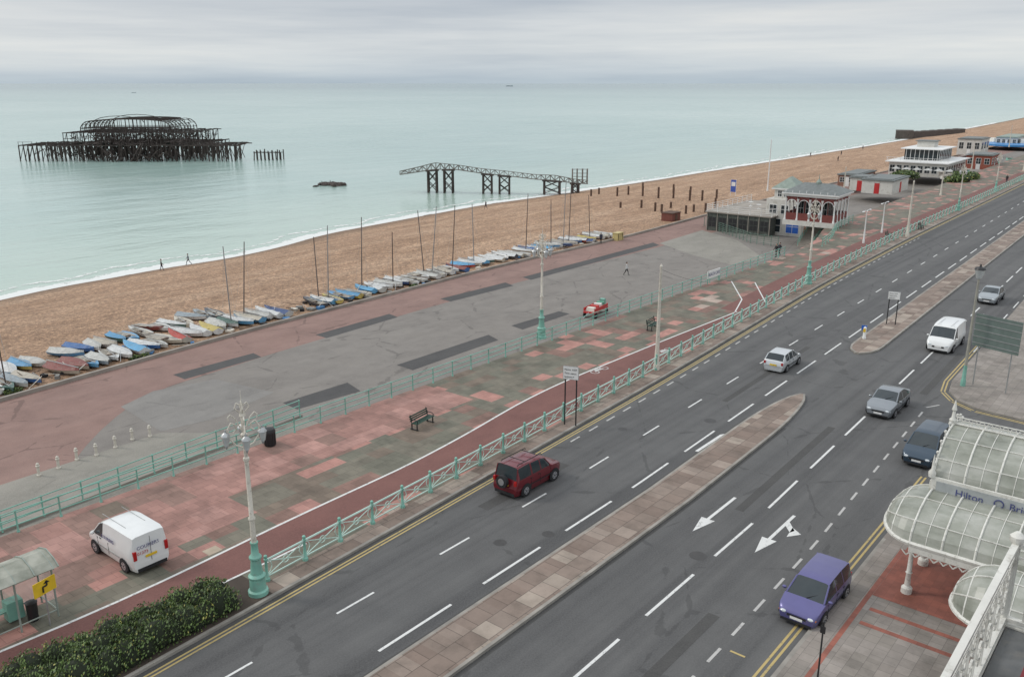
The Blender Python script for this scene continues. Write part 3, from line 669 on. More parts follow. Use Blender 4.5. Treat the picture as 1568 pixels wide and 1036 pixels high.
# ------------------------------------------------------------------ boats
BCOL=[(.60,.61,.60)]*8+[(.50,.50,.47)]*3+[(.05,.14,.34),(.10,.28,.50),(.12,.36,.58),(.10,.30,.50),(.42,.06,.045),(.50,.46,.38),(.45,.41,.34),(.05,.06,.08),(.50,.40,.12),(.22,.06,.05),(.28,.33,.36),(.04,.08,.2),(.06,.13,.11)]
def boat(pos,rz,L=4.2,W=1.5,c1=None,c2=None,mast=0,lean=(0,0),cover=True,tilt=0):
    mb=MB(); c1=c1 or R.choice(BCOL); c2=c2 or R.choice(BCOL)
    m1=M('boat_%s'%(str(c1)),c1,.4,var=.1,dirt=(.25,.22,.18)); m2=M('cover_%s'%(str(c2)),[k*.9 for k in c2],.6,var=.18,dirt=(.25,.22,.18)); INN=M('boat_interior',(.36,.33,.28),.7,var=.3)
    D=.5; ns=10; rings=[]
    for i in range(ns+1):
        t=i/ns
        hw=W/2*max(.03,(1-t**2.6))*(0.74+.26*math.sin(min(1,t*2.2)*math.pi/2)); x=-L/2+t*L; sh=.1*t*t; kl=.12*max(0,t-.7)/.3
        if cover: a5=(x,hw*.55,D+sh+.14+R.uniform(-.03,.03)); a6=(x,0,D+sh+(.30-.1*t+R.uniform(-.05,.05)))
        else:
            deck=t>.68 or t<.06; a5=(x,hw*.82,D+sh+.02 if deck else D+sh-.02); a6=(x,0,D+sh+.05 if deck else .22)
        rings.append([(x,0,.12+kl*2),(x,hw*.75,.22+kl),(x,hw,D+sh),(x,hw*1.06,D+sh+.03),a5,a6])
    full=[r+[(a,-b,c) for a,b,c in r[-2:0:-1]] for r in rings]; N=len(full[0])
    for i in range(ns):
        for j in range(N):
            seg=j if j<5 else N-1-j
            m=(m2 if seg>=3 else m1) if cover else (m1 if seg<4 or i>6 else INN)
            mb.add([full[i][j],full[i][(j+1)%N],full[i+1][(j+1)%N],full[i+1][j]],[(0,1,2,3)],m,False)
    mb.add(full[0],[tuple(range(N))],m1)
    mb.tube((-.3,-W*.4,.12),(-.3,W*.4,.12),.025,.025,METAL,5)
    for s in(1,-1): mb.tube((-.3,s*W*.42,.16),(-.3,s*W*.5,.16),.16,.16,DARK,8)
    if not cover: mb.box((-.2,0,.42),(.25,W*.8,.05),WOODD); mb.tube((-L*.4,.1,.6),(L*.4,-.1,.72),.04,.04,METAL,5)
    elif R.random()<.4: mb.tube((-L*.55,.05,.86),(L*.5,0,.88),.04,.035,METAL,5)
    if mast:
        mm=M('mast_alloy',(.28,.28,.28),.4,metal=.3) if R.random()<.4 else M('mast_dark',(.085,.065,.055),.6)
        tp=Vector((L*.15+lean[0],lean[1],mast)); mb.tube((L*.15,0,.4),tp,.065,.045,mm,6)
        mb.tube((L*.15,0,.95),(-L*.4,0,.9),.04,.035,mm,6)
        mb.tube(tp*.95,(L*.48,0,.55),.009,.009,METAL,3)
        for s in(1,-1): mb.tube(tp*.9,(L*.0,s*W*.45,.55),.009,.009,METAL,3)
    ob=mb.obj('sailing_dinghy',pos,rz); ob.rotation_euler=(tilt,0,rz); return ob
def wy(px): return float(np.interp(px,[0,120,230,350,500,640,800,940],[617,582,549,515,477,441,399,369]))
masts=[(10,418),(345,375),(377,370),(490,362),(513,345),(560,333),(600,352),(649,322),(670,316),(691,313),(716,311),(797,296),(834,305),(855,275),(868,278),(903,297)]
spots=[]; px=-14
while px<928:
    near=1-px/1000; gap=(62<px<96) or (437<px<478)
    if not gap: spots.append([px,wy(px)-11*near-9+R.uniform(-2,1.5),near])
    px+= 7+12.5*near if not gap else 6
own={}
for mx,my in masts:
    i=min((k for k in range(len(spots)) if k not in own),key=lambda k:abs(spots[k][0]-mx)); own[i]=my
for i,(px,py,near) in enumerate(spots):
    L=R.uniform(3.6,4.6); p=PB(px,py); rz=math.pi/2+R.uniform(-.2,.2)+R.choice([0,math.pi]); h=0
    if i in own: h=min(12,HT(p,own[i])-p[2])
    boat(p+Vector((0,0,R.uniform(-.08,.02))),rz,L,R.uniform(1.3,1.65),mast=h,lean=(R.uniform(-.6,.6),R.uniform(-.6,.6)),cover=R.random()<.72,tilt=R.uniform(-.12,.12) if not h else 0)
    if 95<px<335 or px<50:
        p=PB(px+R.uniform(-3,3)+8,py-25+R.uniform(-2,2)); boat(p+Vector((0,0,-.05)),rz+R.uniform(-.25,.25),L*.9,1.4,cover=R.random()<.7,tilt=R.uniform(-.15,.15))
mb=MB()
for _ in range(150):
    px=R.uniform(-10,925); p=PB(px,wy(px)-R.uniform(4,34)*(1-px/1300)); a=R.uniform(0,6.28); l=R.uniform(.5,2.2)
    mb.tube(p+Vector((0,0,.15)),p+Vector((l*math.cos(a),l*math.sin(a),R.uniform(.1,1.0))),.03,.03,R.choice([METAL,WOODD,CREAM,DARK]),4)
    if R.random()<.45: mb.box((p[0]+.4,p[1],p[2]+.15),(R.uniform(.3,.9),R.uniform(.3,.7),R.uniform(.15,.4)),R.choice([DARK,WOODD,M('tarp_blue',(.06,.18,.36),.6),CREAM,M('canvas_grey',(.2,.2,.19),.8)]),a)
mb.obj('boat_gear')
# ------------------------------------------------------------------ shrubs/hedge
def leafmat(name,c1,c2,c3=None):
    m,nt,b=base(name)
    r=nn(nt,'ShaderNodeNewGeometry').outputs['Random Per Island']
    st=[(0,c1),(.55,c2)]+([(.93,c2),(.96,c3)] if c3 else [])
    c=ramp(nt,r,st); n=noise(nt,posn(nt),1.4,3)
    c=mixc(nt,1,c,ramp(nt,n,[(.35,(.6,.6,.6)),(.65,(1.4,1.4,1.3))]),'MULTIPLY')
    nt.links.new(c,b.inputs['Base Color']); b.inputs['Roughness'].default_value=.55; return m
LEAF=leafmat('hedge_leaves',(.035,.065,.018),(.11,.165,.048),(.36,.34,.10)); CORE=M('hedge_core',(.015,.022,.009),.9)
def leaves(name,cells,n,size,mat):
    mb=MB(); vs=[];fs=[]
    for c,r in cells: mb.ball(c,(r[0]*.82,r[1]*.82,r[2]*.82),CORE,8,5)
    for _ in range(n):
        c,r=R.choice(cells); d=Vector((R.gauss(0,1),R.gauss(0,1),R.gauss(0,1)+.4)).normalized(); k=R.uniform(.8,1.1)
        p=Vector((c[0]+d[0]*r[0]*k,c[1]+d[1]*r[1]*k,c[2]+d[2]*r[2]*k))
        a=Vector((R.gauss(0,1),R.gauss(0,1),R.gauss(0,1))).normalized(); a=(a+d*.4).normalized(); u=a.orthogonal().normalized(); w=a.cross(u); s=size*R.uniform(.6,1.3)
        o=len(vs); vs+=[p-u*s,p+w*s*.5,p+u*s,p-w*s*.5]; fs.append((o,o+1,o+2,o+3))
    mb.add(vs,fs,mat); return mb.obj(name)
cells=[]
x=3.0
while x<17.2:
    yk=SK(x)+.35; ye=ce(x)-.3
    for t in (.2,.5,.8):
        cells.append(((x+R.uniform(-.2,.2),yk+(ye-yk)*t,.45+R.uniform(-.08,.14)),(.62,(ye-yk)*.27,.68+R.uniform(-.1,.12))))
    x+=.55
leaves('hedge',cells,32000,.06,LEAF)
mb=MB(); strip('',[(lambda X:SK(X)+.17,.128),(lambda X:ce(X)-.03,.128)],[float(v) for v in np.arange(0,19,.5)],M('soil',(.06,.045,.035),.9),mb=mb); mb.obj('planting_bed')
for px_,py_ in ((22,603),(212,551),(634,442),(828,396)):
    p=PB(px_,py_-2); leaves('beach_shrub',[((p[0]+R.uniform(-.8,.8),p[1]+R.uniform(-.2,.3),p[2]+.12),(.5,.25,.3)) for _ in range(3)],350,.10,LEAF)
# ------------------------------------------------------------------ street furniture
def bench(px,py,z,rz):
    mb=MB(); G=M('bench_green',(.03,.07,.05),.5)
    for i in range(4): mb.box((0,-.22+i*.12,.45),(1.8,.09,.035),G)
    for i in range(3): mb.box((0,.25+i*.03,.58+i*.13),(1.8,.03,.09),G)
    for s in(-.8,.8):
        mb.box((s,-.2,.22),(.06,.06,.43),BLACK); mb.box((s,.2,.22),(.06,.06,.43),BLACK); mb.tube((s,.2,.43),(s,.33,.95),.03,.03,BLACK,5)
        mb.path([(s,.28,.68),(s,-.1,.68),(s,-.25,.62),(s,-.22,.43)],.025,BLACK,5); mb.box((s,0,.06),(.05,.62,.05),BLACK)
    mb.obj('park_bench',P(px,py,z),rz)
bench(647,652,.12,math.radians(8)); bench(1000,503,.12,math.radians(8))
mb=MB(); mb.lathe((0,0,0),[(.3,0),(.33,.05),(.33,.8),(.36,.82),(.36,.9),(.3,1.05),(.12,1.12)],BLACK,14)
for k in range(12): t=k*math.pi/6; mb.box((.335*math.cos(t),.335*math.sin(t),.42),(.02,.05,.7),DARK,t)
mb.obj('litter_bin',P(414,681,.12))
for a,b in ((60,728),(90,717),(118,704),(148,697),(177,685),(203,673),(230,668)):
    mb=MB(); mb.lathe((0,0,0),[(.14,0),(.14,.1),(.1,.14),(.09,.6),(.13,.64),(.13,.7),(.08,.74),(.1,.82),(.02,.9)],CREAM,8); mb.obj('bollard',P(a,b,-3))
def signpost(name,base_,topy,w,h,face,mat=WHITE,z=.12,two=True,lines=3,back=False):
    p=P(*base_,z); ht=HT(p,topy)-z; mb=MB()
    for s in ((-1,1) if two else (0,)): mb.tube((0,s*w*.36,0),(0,s*w*.36,ht),.045,.045,BLACK if not back else METAL,8)
    mb.box((-.06,0,ht-h/2),(.03,w,h),METAL if not back else M('sign_back_grey_green',(.13,.17,.155),.5)); 
    if not back: 
        mb.box((-.08,0,ht-h/2),(.012,w*.95,h*.94),mat)
        for i in range(lines):
            T=Matrix.Translation((-.09,w*.40,ht-h*(.3+.28*i)))@Matrix.Rotation(-math.pi/2,4,'Z')@Matrix.Rotation(math.pi/2,4,'X')
            text(mb,['Marina  A259','Town centre','Seafront P'][i%3],BLACK,T,h*.17)
    else:
        for i in range(5): mb.box((-.085,0,ht-h*(.1+.2*i)),(.03,w,.05),METAL)
    mb.obj(name,p,face)
signpost('direction_sign',(873,650),560,1.0,.85,.35)
signpost('direction_sign',(1364,496),446,1.0,.7,.2,z=.13)
signpost('road_sign_board',(1514,595),486,3.2,2.3,-.30,z=.13,back=True)
mb=MB(); mb.lathe((0,0,0),[(.16,0),(.16,.15),(.13,.2),(.13,.95),(.03,1.05)],WHITE,8); mb.box((-.15,0,.75),(.02,.2,.3),YEL); mb.obj('traffic_bollard',P(1323,518,.13))
signpost('blue_traffic_sign',(1322,515),497,.45,.45,.2,M('blue_sign',(.02,.12,.5),.4),z=.13,two=False,lines=0)
mb=MB(); mb.tube((0,0,0),(0,0,2.5),.035,.03,BLACK,8); mb.ball((0,0,2.5),.05,BLACK); mb.box((-.02,0,2.2),(.02,.18,.28),BLACK); p=P(1251,1045,.13); mb.obj('parking_sign_post',p)
p=P(912,482,-3); mb=MB(); 
mb.box((0,0,.62),(3.4,1.3,.12),REDP); 
for s in(1,-1):
    for x_ in (-1.3,1.3): mb.tube((x_,s*.6,.3),(x_,s*.72,.3),.3,.3,DARK,12)
    mb.box((0,s*.64,.9),(3.2,.05,.35),REDP)
for k,(x_,c_) in enumerate(((-1.1,(.7,.68,.6)),(-.3,(.5,.05,.04)),(.5,(.65,.66,.62)),(1.1,(.1,.3,.2)))):
    mb.box((x_,0,.9),(.6,1.0,.4+.1*k),M('goods_%d'%k,c_,.6),.1*k,.8)
mb.tube((-1.7,0,.65),(-2.9,.1,.25),.04,.04,METAL,5); mb.tube((1.5,.4,.7),(1.7,.4,1.7),.03,.03,METAL,5)
mb.box((1.9,.1,.95),(.5,.6,.9),TURQ,0,.85); mb.obj('souvenir_cart',p,.15)
# bus shelter
p=P(90,942,.12); mb=MB(); SG=M('shelter_metal',(.28,.32,.28),.5); 
gm,nt,b=base('clear_glass'); b.inputs['Base Color'].default_value=(.7,.8,.76,1); b.inputs['Roughness'].default_value=.1; b.inputs['Alpha'].default_value=.35; GC=gm
rm,nt,b=base('roof_glazing'); nt.links.new(ramp(nt,noise(nt,posn(nt),1.5,5),[(.35,(.20,.21,.165)),(.65,(.38,.38,.32))]),b.inputs['Base Color']); b.inputs['Roughness'].default_value=.35
for x_ in (0,-1.4,-2.8,-4.2):
    for y_ in (0,1.5): mb.tube((x_,y_,0),(x_,y_,2.25),.04,.04,SG,8)
    mb.path([(x_,-.25,2.2),(x_,.1,2.42),(x_,.75,2.6),(x_,1.4,2.42),(x_,1.75,2.2)],.035,SG,6)
for a,b_ in (((-.25,2.2),(.1,2.42)),((.1,2.42),(.75,2.6)),((.75,2.6),(1.4,2.42)),((1.4,2.42),(1.75,2.2))):
    mb.add([(.2,a[0],a[1]+.03),(-4.4,a[0],a[1]+.03),(-4.4,b_[0],b_[1]+.03),(.2,b_[0],b_[1]+.03)],[(0,1,2,3)],rm)
    for x_ in (.2,-.7,-2.1): mb.tube((x_,a[0],a[1]+.05),(x_,b_[0],b_[1]+.05),.03,.03,SG,4)
mb.add([(0,.05,.3),(0,1.45,.3),(0,1.45,2.0),(0,.05,2.0)],[(0,1,2,3)],GC)
for x_ in (-.05,-1.45,-2.85): mb.add([(x_,1.5,.3),(x_-1.3,1.5,.3),(x_-1.3,1.5,2.0),(x_,1.5,2.0)],[(0,1,2,3)],GC)
for y_ in (0,1.5): mb.tube((0,y_,2.1),(-4.2,y_,2.1),.03,.03,SG,6); mb.tube((0,y_,.3),(-4.2,y_,.3),.03,.03,SG,6)
mb.tube((0,0,.3),(0,1.5,.3),.03,.03,SG,6); mb.tube((0,0,2.05),(0,1.5,2.05),.03,.03,SG,6)
mb.box((-2.4,1.2,.5),(2.4,.35,.06),TURQ); mb.box((-2.4,1.2,.25),(.1,.1,.5),SG); mb.box((-1.2,1.1,.5),(.6,.5,.8),TURQ)
mb.lathe((-.75,.5,0),[(.2,0),(.22,.75),(.24,.8),(.1,.85)],BLACK,10)
mb.obj('bus_shelter',p)
mb=MB(); mb.tube((0,0,0),(0,0,2.0),.03,.03,METAL,6); mb.box((0,-.04,1.75),(.95,.03,.6),YEL); mb.path([(-.1,-.07,1.55),(-.1,-.07,1.78),(.08,-.07,1.78),(.08,-.07,1.92)],.035,BLACK,4); mb.add([(-.06,-.075,1.88),(.22,-.075,1.88),(.08,-.075,2.0)],[(0,1,2)],BLACK); mb.obj('diversion_sign',p+Vector((-.5,-.4,0)),.25)
# ------------------------------------------------------------------ hotel canopy
IRON=M('white_ironwork',(.66,.65,.60),.5,var=.08,dirt=(.35,.33,.28))
cg,nt,b=base('canopy_glazing')
nt.links.new(ramp(nt,noise(nt,posn(nt,(1,.5,1)),.9,6,.65),[(.3,(.17,.18,.145)),(.5,(.30,.31,.265)),(.72,(.46,.46,.42))]),b.inputs['Base Color']); b.inputs['Roughness'].default_value=.22
def vault(mb,x0,x1,y0,y1,z0,zr,ny,apse=0,n=10,a0=0,a1=math.pi):
    cx=(x0+x1)/2; rx=(x1-x0)/2
    ts=np.linspace(a0,a1,n+1)
    prof=[(cx-rx*math.cos(t),z0+zr*math.sin(t)) for t in ts]
    for (xa,za),(xb,zb) in zip(prof,prof[1:]): mb.add([(xa,y0,za),(xa,y1,za),(xb,y1,zb),(xb,y0,zb)],[(0,1,2,3)],cg,True)
    for i in range(ny+1):
        y=y0+(y1-y0)*i/ny; mb.path([(x,y,z+.02) for x,z in prof],.045,IRON,5)
        if i<ny: y2=y+(y1-y0)/ny/2; mb.path([(x,y2,z+.01) for x,z in prof],.018,IRON,4)
    for x,z in prof[::2]: mb.tube((x,y0,z+.02),(x,y1,z+.02),.025,.025,IRON,4)
    if apse:
        K=8
        for i in range(K):
            b0=math.pi/2*i/K;b1=math.pi/2*(i+1)/K
            r0=[(cx+(x-cx)*math.cos(b0),y1+apse*math.sin(b0),z0+(z-z0)*math.cos(b0)) for x,z in prof]
            r1=[(cx+(x-cx)*math.cos(b1),y1+apse*math.sin(b1),z0+(z-z0)*math.cos(b1)) for x,z in prof]
            for j in range(len(prof)-1): mb.add([r0[j],r1[j],r1[j+1],r0[j+1]],[(0,1,2,3)],cg,True)
            if i%3==2: mb.path(r1,.03,IRON,4)
        for x,z in prof[::2]:
            mb.path([(cx+(x-cx)*math.cos(b),y1+apse*math.sin(b),z0+.02+(z-z0)*math.cos(b)) for b in np.linspace(0,math.pi/2,8)],.03,IRON,4)
        mb.path([(cx-rx*math.cos(b),y1+apse*math.sin(b),z0) for b in np.linspace(0,math.pi,15)],.09,IRON,6)
mb=MB()
X0,X1=34.3,37.6
vault(mb,X0,X1+1.6,-3,7.6,2.95,1.35,9,1.5)
mb.tube((X0,-3,2.95),(X0,7.6,2.95),.1,.1,IRON,6); mb.box((X0,2.3,2.75),(.08,10.6,.3),IRON)
for y in np.arange(-3,7.6,.35): mb.tube((X0,y,2.6),(X0,y+.17,2.42),.03,.03,IRON,4); mb.tube((X0,y+.35,2.6),(X0,y+.17,2.42),.03,.03,IRON,4)
mb.box((37.1,2.2,4.35),(.12,11.0,.95),IRON); mb.box((37.02,2.2,4.38),(.03,10.6,.62),M('sign_grey',(.36,.38,.38),.4))
BL=M('blue_lettering',(.06,.07,.2),.5)
for s_,y_ in (('Hilton',6.75),('Brighton',4.75)):
    T=Matrix.Translation((36.99,y_,4.26))@Matrix.Rotation(-math.pi/2,4,'Z')@Matrix.Rotation(math.pi/2,4,'X'); text(mb,s_,BL,T,.42)
mb.path([(36.98,5.12+.17*math.cos(t),4.40+.17*math.sin(t)) for t in np.linspace(0,6.283,13)],.025,BL,4)
zv=4.6; vr=1.75
vault(mb,37.2,42.2,-3,7.7,zv,vr,9,0,12)
prof=[(39.7-2.5*math.cos(t),zv+vr*math.sin(t)) for t in np.linspace(0,math.pi,13)]
mb.add([(x,7.7,z) for x,z in prof],[tuple(range(13))],cg)
for k in range(1,6): t=math.pi*k/6; mb.tube((39.7,7.74,zv),(39.7-2.5*math.cos(t),7.74,zv+vr*math.sin(t)),.04,.04,IRON,5)
for k in range(13):
    x,z=prof[k]; mb.path([(x,7.72,z),(x,7.72,z+.25)],.03,IRON,4); mb.ball((x,7.72,z+.28),.07,IRON,6,4)
zr_=zv+vr
for y in np.arange(-3,7.6,.3):
    mb.path([(39.7,y+.13*math.cos(t),zr_+.2+.15*math.sin(t)) for t in np.linspace(0,6.283,7)],.022,IRON,4)
mb.tube((39.7,-3,zr_+.05),(39.7,7.7,zr_+.05),.05,.05,IRON,5); mb.tube((39.7,-3,zr_+.36),(39.7,7.7,zr_+.36),.025,.025,IRON,5)
mb.lathe((39.7,7.75,zr_),[(.14,0),(.16,.2),(.08,.3),(.06,.6),(.11,.65),(.01,1.1)],IRON,8)
mb.lathe((37.1,7.72,4.8),[(.14,0),(.16,.2),(.06,.35),(.05,.7),(.01,1.0)],IRON,8)
mb.box((39.7,7.72,4.25),(5.2,.12,.7),IRON); mb.box((42.25,2.3,4.25),(.12,10.8,.7),IRON)
mb.poly([(37.2,-3,3.95),(42.2,-3,3.95),(42.2,7.6,3.95),(37.2,7.6,3.95)],IRON)
for x,y in ((35.4,7.7),(38.2,7.8),(41.8,7.8),(35.4,3),(41.8,3)):
    h=3.0 if x<38 else 3.95
    mb.lathe((x,y,.13),[(.22,0),(.22,.25),(.12,.35),(.1,.9),(.14,.95),(.1,1.0),(.08,h-.6),(.14,h-.5),(.2,h-.15)],IRON,10)
mb.obj('hotel_canopy')
mb=MB(); p=P(1497,915,3.0); vault(mb,p[0]-1.6,p[0]+1.6,-2,p[1]-.6,2.8,1.5,5,1.4)
mb.tube((p[0]-1.6,-2,2.75),(p[0]-1.6,p[1]-.6,2.75),.09,.09,IRON,6)
for x in (p[0]-1.4,p[0]+1.4): mb.lathe((x,p[1]-.8,.13),[(.2,0),(.12,.35),(.09,2.6)],IRON,8)
mb.obj('entrance_canopy')
# balcony on the hotel front
mb=MB(); zt=CH-5.0; yb=1.21; xa,xb=5.2,P(1556,832,zt)[0]; LEAD=M('lead_floor',(.13,.135,.135),.7,var=.3,dirt=(.2,.19,.17))
def scroll(mb,c,r,dirn,m=IRON):
    pts=[]
    for t in np.linspace(0,7.4,14):
        rr=r*(1-t/9.5); pts.append((c[0]+rr*math.cos(t)*dirn[0],c[1]+rr*math.cos(t)*dirn[1],c[2]+rr*math.sin(t)))
    mb.path(pts,.016,m,4)
mb.box(((xa+xb)/2,yb,zt),(xb-xa,.07,.05),IRON); mb.box(((xa+xb)/2,yb,zt-.95),(xb-xa,.07,.05),IRON); mb.box(((xa+xb)/2,yb,zt-.16),(xb-xa,.03,.03),IRON)
mb.box((xb,yb-1.2,zt),(.07,2.33,.05),IRON); mb.box((xb,yb-1.2,zt-.95),(.07,2.33,.05),IRON); mb.box((xb,yb-1.2,zt-.16),(.03,2.33,.03),IRON)
for x in np.arange(xa+.1,xb,.4):
    mb.box((x,yb,zt-.5),(.02,.02,.86),IRON)
    for zz in (-.32,-.66): scroll(mb,(x+.2,yb,zt+zz),.13,(1,0)); scroll(mb,(x+.2,yb,zt+zz-.12),.07,(-1,0))
for y in np.arange(yb-.2,yb-2.2,-.4):
    mb.box((xb,y,zt-.5),(.02,.02,.86),IRON)
    for zz in (-.32,-.66): scroll(mb,(xb,y-.2,zt+zz),.13,(0,1)); scroll(mb,(xb,y-.2,zt+zz-.12),.07,(0,-1))
mb.lathe((xb,yb,zt-1.1),[(.05,0),(.05,1.1),(.08,1.14),(.08,1.2),(.03,1.25)],IRON,8)
mb.box(((xa+xb)/2,yb-1.25,zt-1.08),(xb-xa-.1,2.4,.10),LEAD)
mb.box(((xa+xb)/2,yb+.02,zt-1.08),(xb-xa+.2,.12,.14),IRON); mb.box((xb+.02,yb-1.2,zt-1.08),(.12,2.4,.13),IRON)
for x in np.arange(xa+.5,xb,1.4): mb.path([(x,yb,zt-1.3),(x,yb-.3,zt-1.5),(x,yb-.5,zt-1.9),(x,yb-.2,zt-1.75)],.03,IRON,5)
mb.obj('hotel_balcony')
mb=MB(); DR=M('dark_red_canvas',(.16,.012,.02),.7,var=.2)
mb.add([(xa,yb-.55,zt+.35),(xb-.3,yb-.55,zt+.35),(xb-.3,yb-2.2,zt+1.1),(xa,yb-2.2,zt+1.1)],[(0,1,2,3)],DR); mb.add([(xa,yb-.55,zt+.35),(xb-.3,yb-.55,zt+.35),(xb-.3,yb-.55,zt+.1),(xa,yb-.55,zt+.1)],[(0,1,2,3)],DR)
mb.tube((xb-.3,yb-.55,zt+.35),(xb-.3,yb-2.2,zt+1.1),.02,.02,METAL,5)
mb.tube((xb-.3,yb-.55,zt+.35),(xb-.3,yb-2.2,zt+.0),.015,.015,METAL,5)
mb.obj('window_awning')
# ------------------------------------------------------------------ ruined pier
o=P(215,247,-6); rt=Vector((sa,-ca,0)); fw=Vector((ca,sa,0)); S=(P(316,247,-6)-P(215,247,-6)).length/101
mb=MB()
def W(x,d,z): return o+rt*x+fw*d+Vector((0,0,z))
def beam(a,b,r): mb.tube(W(*a),W(*b),r,r,RUST,4,False)
z_deck=5.5
hx=lambda px:(px-215)*S
for xpx in np.arange(32,362,7):
    x=hx(xpx)
    for d in (0,6,12,20,28,36):
        if R.random()<.85:
            if (xpx<95 and d>20) or (xpx>300 and d>16): continue
            lx=R.uniform(-.5,.5); beam((x+lx,d,-1),(x,d,z_deck),.22)
            if R.random()<.5: beam((x,d,.5),(x+7*S,d,z_deck-.3),.1)
            if R.random()<.4: beam((x,d,z_deck-.5),(x+7*S,d,.8),.1)
    for d in range(0,37,4):
        if (xpx<95 and d>20) or (xpx>300 and d>16): continue
        sag=R.uniform(-.5,.3)*(1 if xpx>95 else .4)
        beam((x,d,z_deck+sag*.3),(x+7*S,d,z_deck+R.uniform(-.3,.3)),.25)
    if R.random()<.8: beam((x,0,z_deck),(x,30 if 95<xpx<300 else 16,z_deck),.2)
    if R.random()<.75: beam((x,0,z_deck),(x,0,z_deck+1.3),.09)
    if R.random()<.7: beam((x,0,z_deck+1.2),(x+7*S,0,z_deck+1.2),.07)
for _ in range(60):
    xx=hx(R.uniform(100,290)); dd=R.uniform(0,28); ww=R.uniform(1,4)
    mb.add([W(xx,dd,z_deck+.3),W(xx+ww,dd+R.uniform(-1,1),z_deck+R.uniform(-.4,.9)),W(xx+ww,dd+ww,z_deck+R.uniform(-.4,1.2)),W(xx,dd+ww,z_deck+.3)],[(0,1,2,3)],RUST)
for _ in range(190):
    xx=hx(R.gauss(195,50)); dd=R.uniform(-3,26); beam((xx,dd,R.uniform(-1,2)),(xx+R.uniform(-5,5),dd+R.uniform(-2,2),R.uniform(1.5,z_deck+1)),R.uniform(.1,.3))
zu=z_deck+4.2
for xpx in np.arange(97,297,6.5):
    x=hx(xpx)
    for d in (2,10,18,26,32):
        if R.random()<.85: beam((x,d,z_deck),(x+R.uniform(-.3,.3),d,zu),.14)
        if R.random()<.8: beam((x,d,zu),(x+6.5*S,d,zu+R.uniform(-.15,.15)),.2)
        if R.random()<.6: beam((x,d,z_deck+2.2),(x+6.5*S,d,z_deck+2.2+R.uniform(-.2,.2)),.12)
        if R.random()<.35: beam((x,d,z_deck),(x+6.5*S,d,zu),.09)
    beam((x,2,zu),(x,32,zu),.12)
for _ in range(150):
    xx=hx(R.uniform(110,290)); dd=R.uniform(2,30); beam((xx,dd,R.uniform(z_deck,zu-1)),(xx+R.uniform(-4,4),dd+R.uniform(-2,2),R.uniform(z_deck+1,zu+.8)),R.uniform(.08,.2))
xl,xr_=hx(121),hx(262); cx=(xl+xr_)/2; hw=(xr_-xl)/2
for d in np.arange(4,31,3.2):
    pts=[]
    for t in np.linspace(0,math.pi,19):
        x=cx-hw*math.cos(t); z=zu+3.0*min(1,math.sin(t)*1.9)**.6+1.6*math.sin(t)
        pts.append((x,d,z))
    for a,b in zip(pts,pts[1:]):
        if R.random()<.93: beam(a,b,.17)
    if d<6 or R.random()<.5:
        for a in pts[1:-1]: beam(a,(a[0],d,zu),.09)
        beam((xl,d,zu+1.6),(xr_,d,zu+1.6),.12)
for t in np.linspace(.1,math.pi-.1,15):
    x=cx-hw*math.cos(t); z=zu+3.0*min(1,math.sin(t)*1.9)**.6+1.6*math.sin(t)
    beam((x,4,z),(x,30,z),.12)
for d in (8,24):
    pts=[(cx-4+9*-math.cos(t),d,zu+3.4+2.2*math.sin(t)) for t in np.linspace(0,math.pi,9)]
    for a,b in zip(pts,pts[1:]): beam(a,b,.13)
for xpx in range(384,432,6):
    x=hx(xpx); beam((x,4,-1),(x+R.uniform(-.4,.4),4,3.2+R.uniform(-.6,.9)),.2); beam((x,8,-1),(x,8,3+R.uniform(-.4,.6)),.2)
    if xpx<424: beam((x,4,2.9),(x+6*S,4,2.7),.2); beam((x,8,2.6),(x+6*S,8,2.6),.15)
mb.obj('ruined_pier')
mb=MB(); p=P(510,283,-6)
for k in range(34):
    mb.ball((p[0]+rt[0]*R.gauss(0,2.6),p[1]+rt[1]*R.gauss(0,2.6)+R.uniform(-1,1),-6.1+R.uniform(0,.3)),(R.uniform(.5,1.3),R.uniform(.5,1.1),R.uniform(.3,.8)),RUST,7,5)
for k in range(10): a=Vector((p[0]+rt[0]*R.uniform(-4,4),p[1]+rt[1]*R.uniform(-4,4),-6)); mb.tube(a,a+Vector((R.uniform(-2,2),R.uniform(-2,2),R.uniform(.4,1.2))),.1,.08,RUST,4)
mb.obj('pier_wreckage')
mb=MB(); A=P(613,294,-6);B=P(900,299,-6); D=(B-A)
def gp(px,py,o=0):
    t=(px-613)/287; q=A+D*t; q=q+fw*o; z=HT(q,py); return Vector((q[0],q[1],z))
tops=[(613,262),(640,256),(668,249),(700,252),(740,258),(780,262),(820,267),(850,268),(880,274),(900,276)]
bot=[(613,267),(640,263),(668,259),(700,259),(740,265),(780,269),(820,274),(850,276),(880,280),(900,281)]
def it(tb,x): return float(np.interp(x,[a for a,_ in tb],[b for _,b in tb]))
G=M('girder_paint',(.20,.185,.165),.7,var=.3)
xs=np.arange(613,901,7.0)
for o_ in (0,2.2):
    for k,(a,b) in enumerate(zip(xs,xs[1:])):
        mb.tube(gp(a,it(tops,a),o_),gp(b,it(tops,b),o_),.11,.11,G,4); mb.tube(gp(a,it(bot,a),o_),gp(b,it(bot,b),o_),.16,.16,G,4)
        mb.tube(gp(a,it(tops if k%2 else bot,a),o_),gp(b,it(bot if k%2 else tops,b),o_),.07,.07,G,4); mb.tube(gp(a,it(tops,a),o_),gp(a,it(bot,a),o_),.06,.06,G,4)
for a,b in zip(xs,xs[1:]): mb.poly([gp(a,it(bot,a),0),gp(b,it(bot,b),0),gp(b,it(bot,b),2.2),gp(a,it(bot,a),2.2)],G)
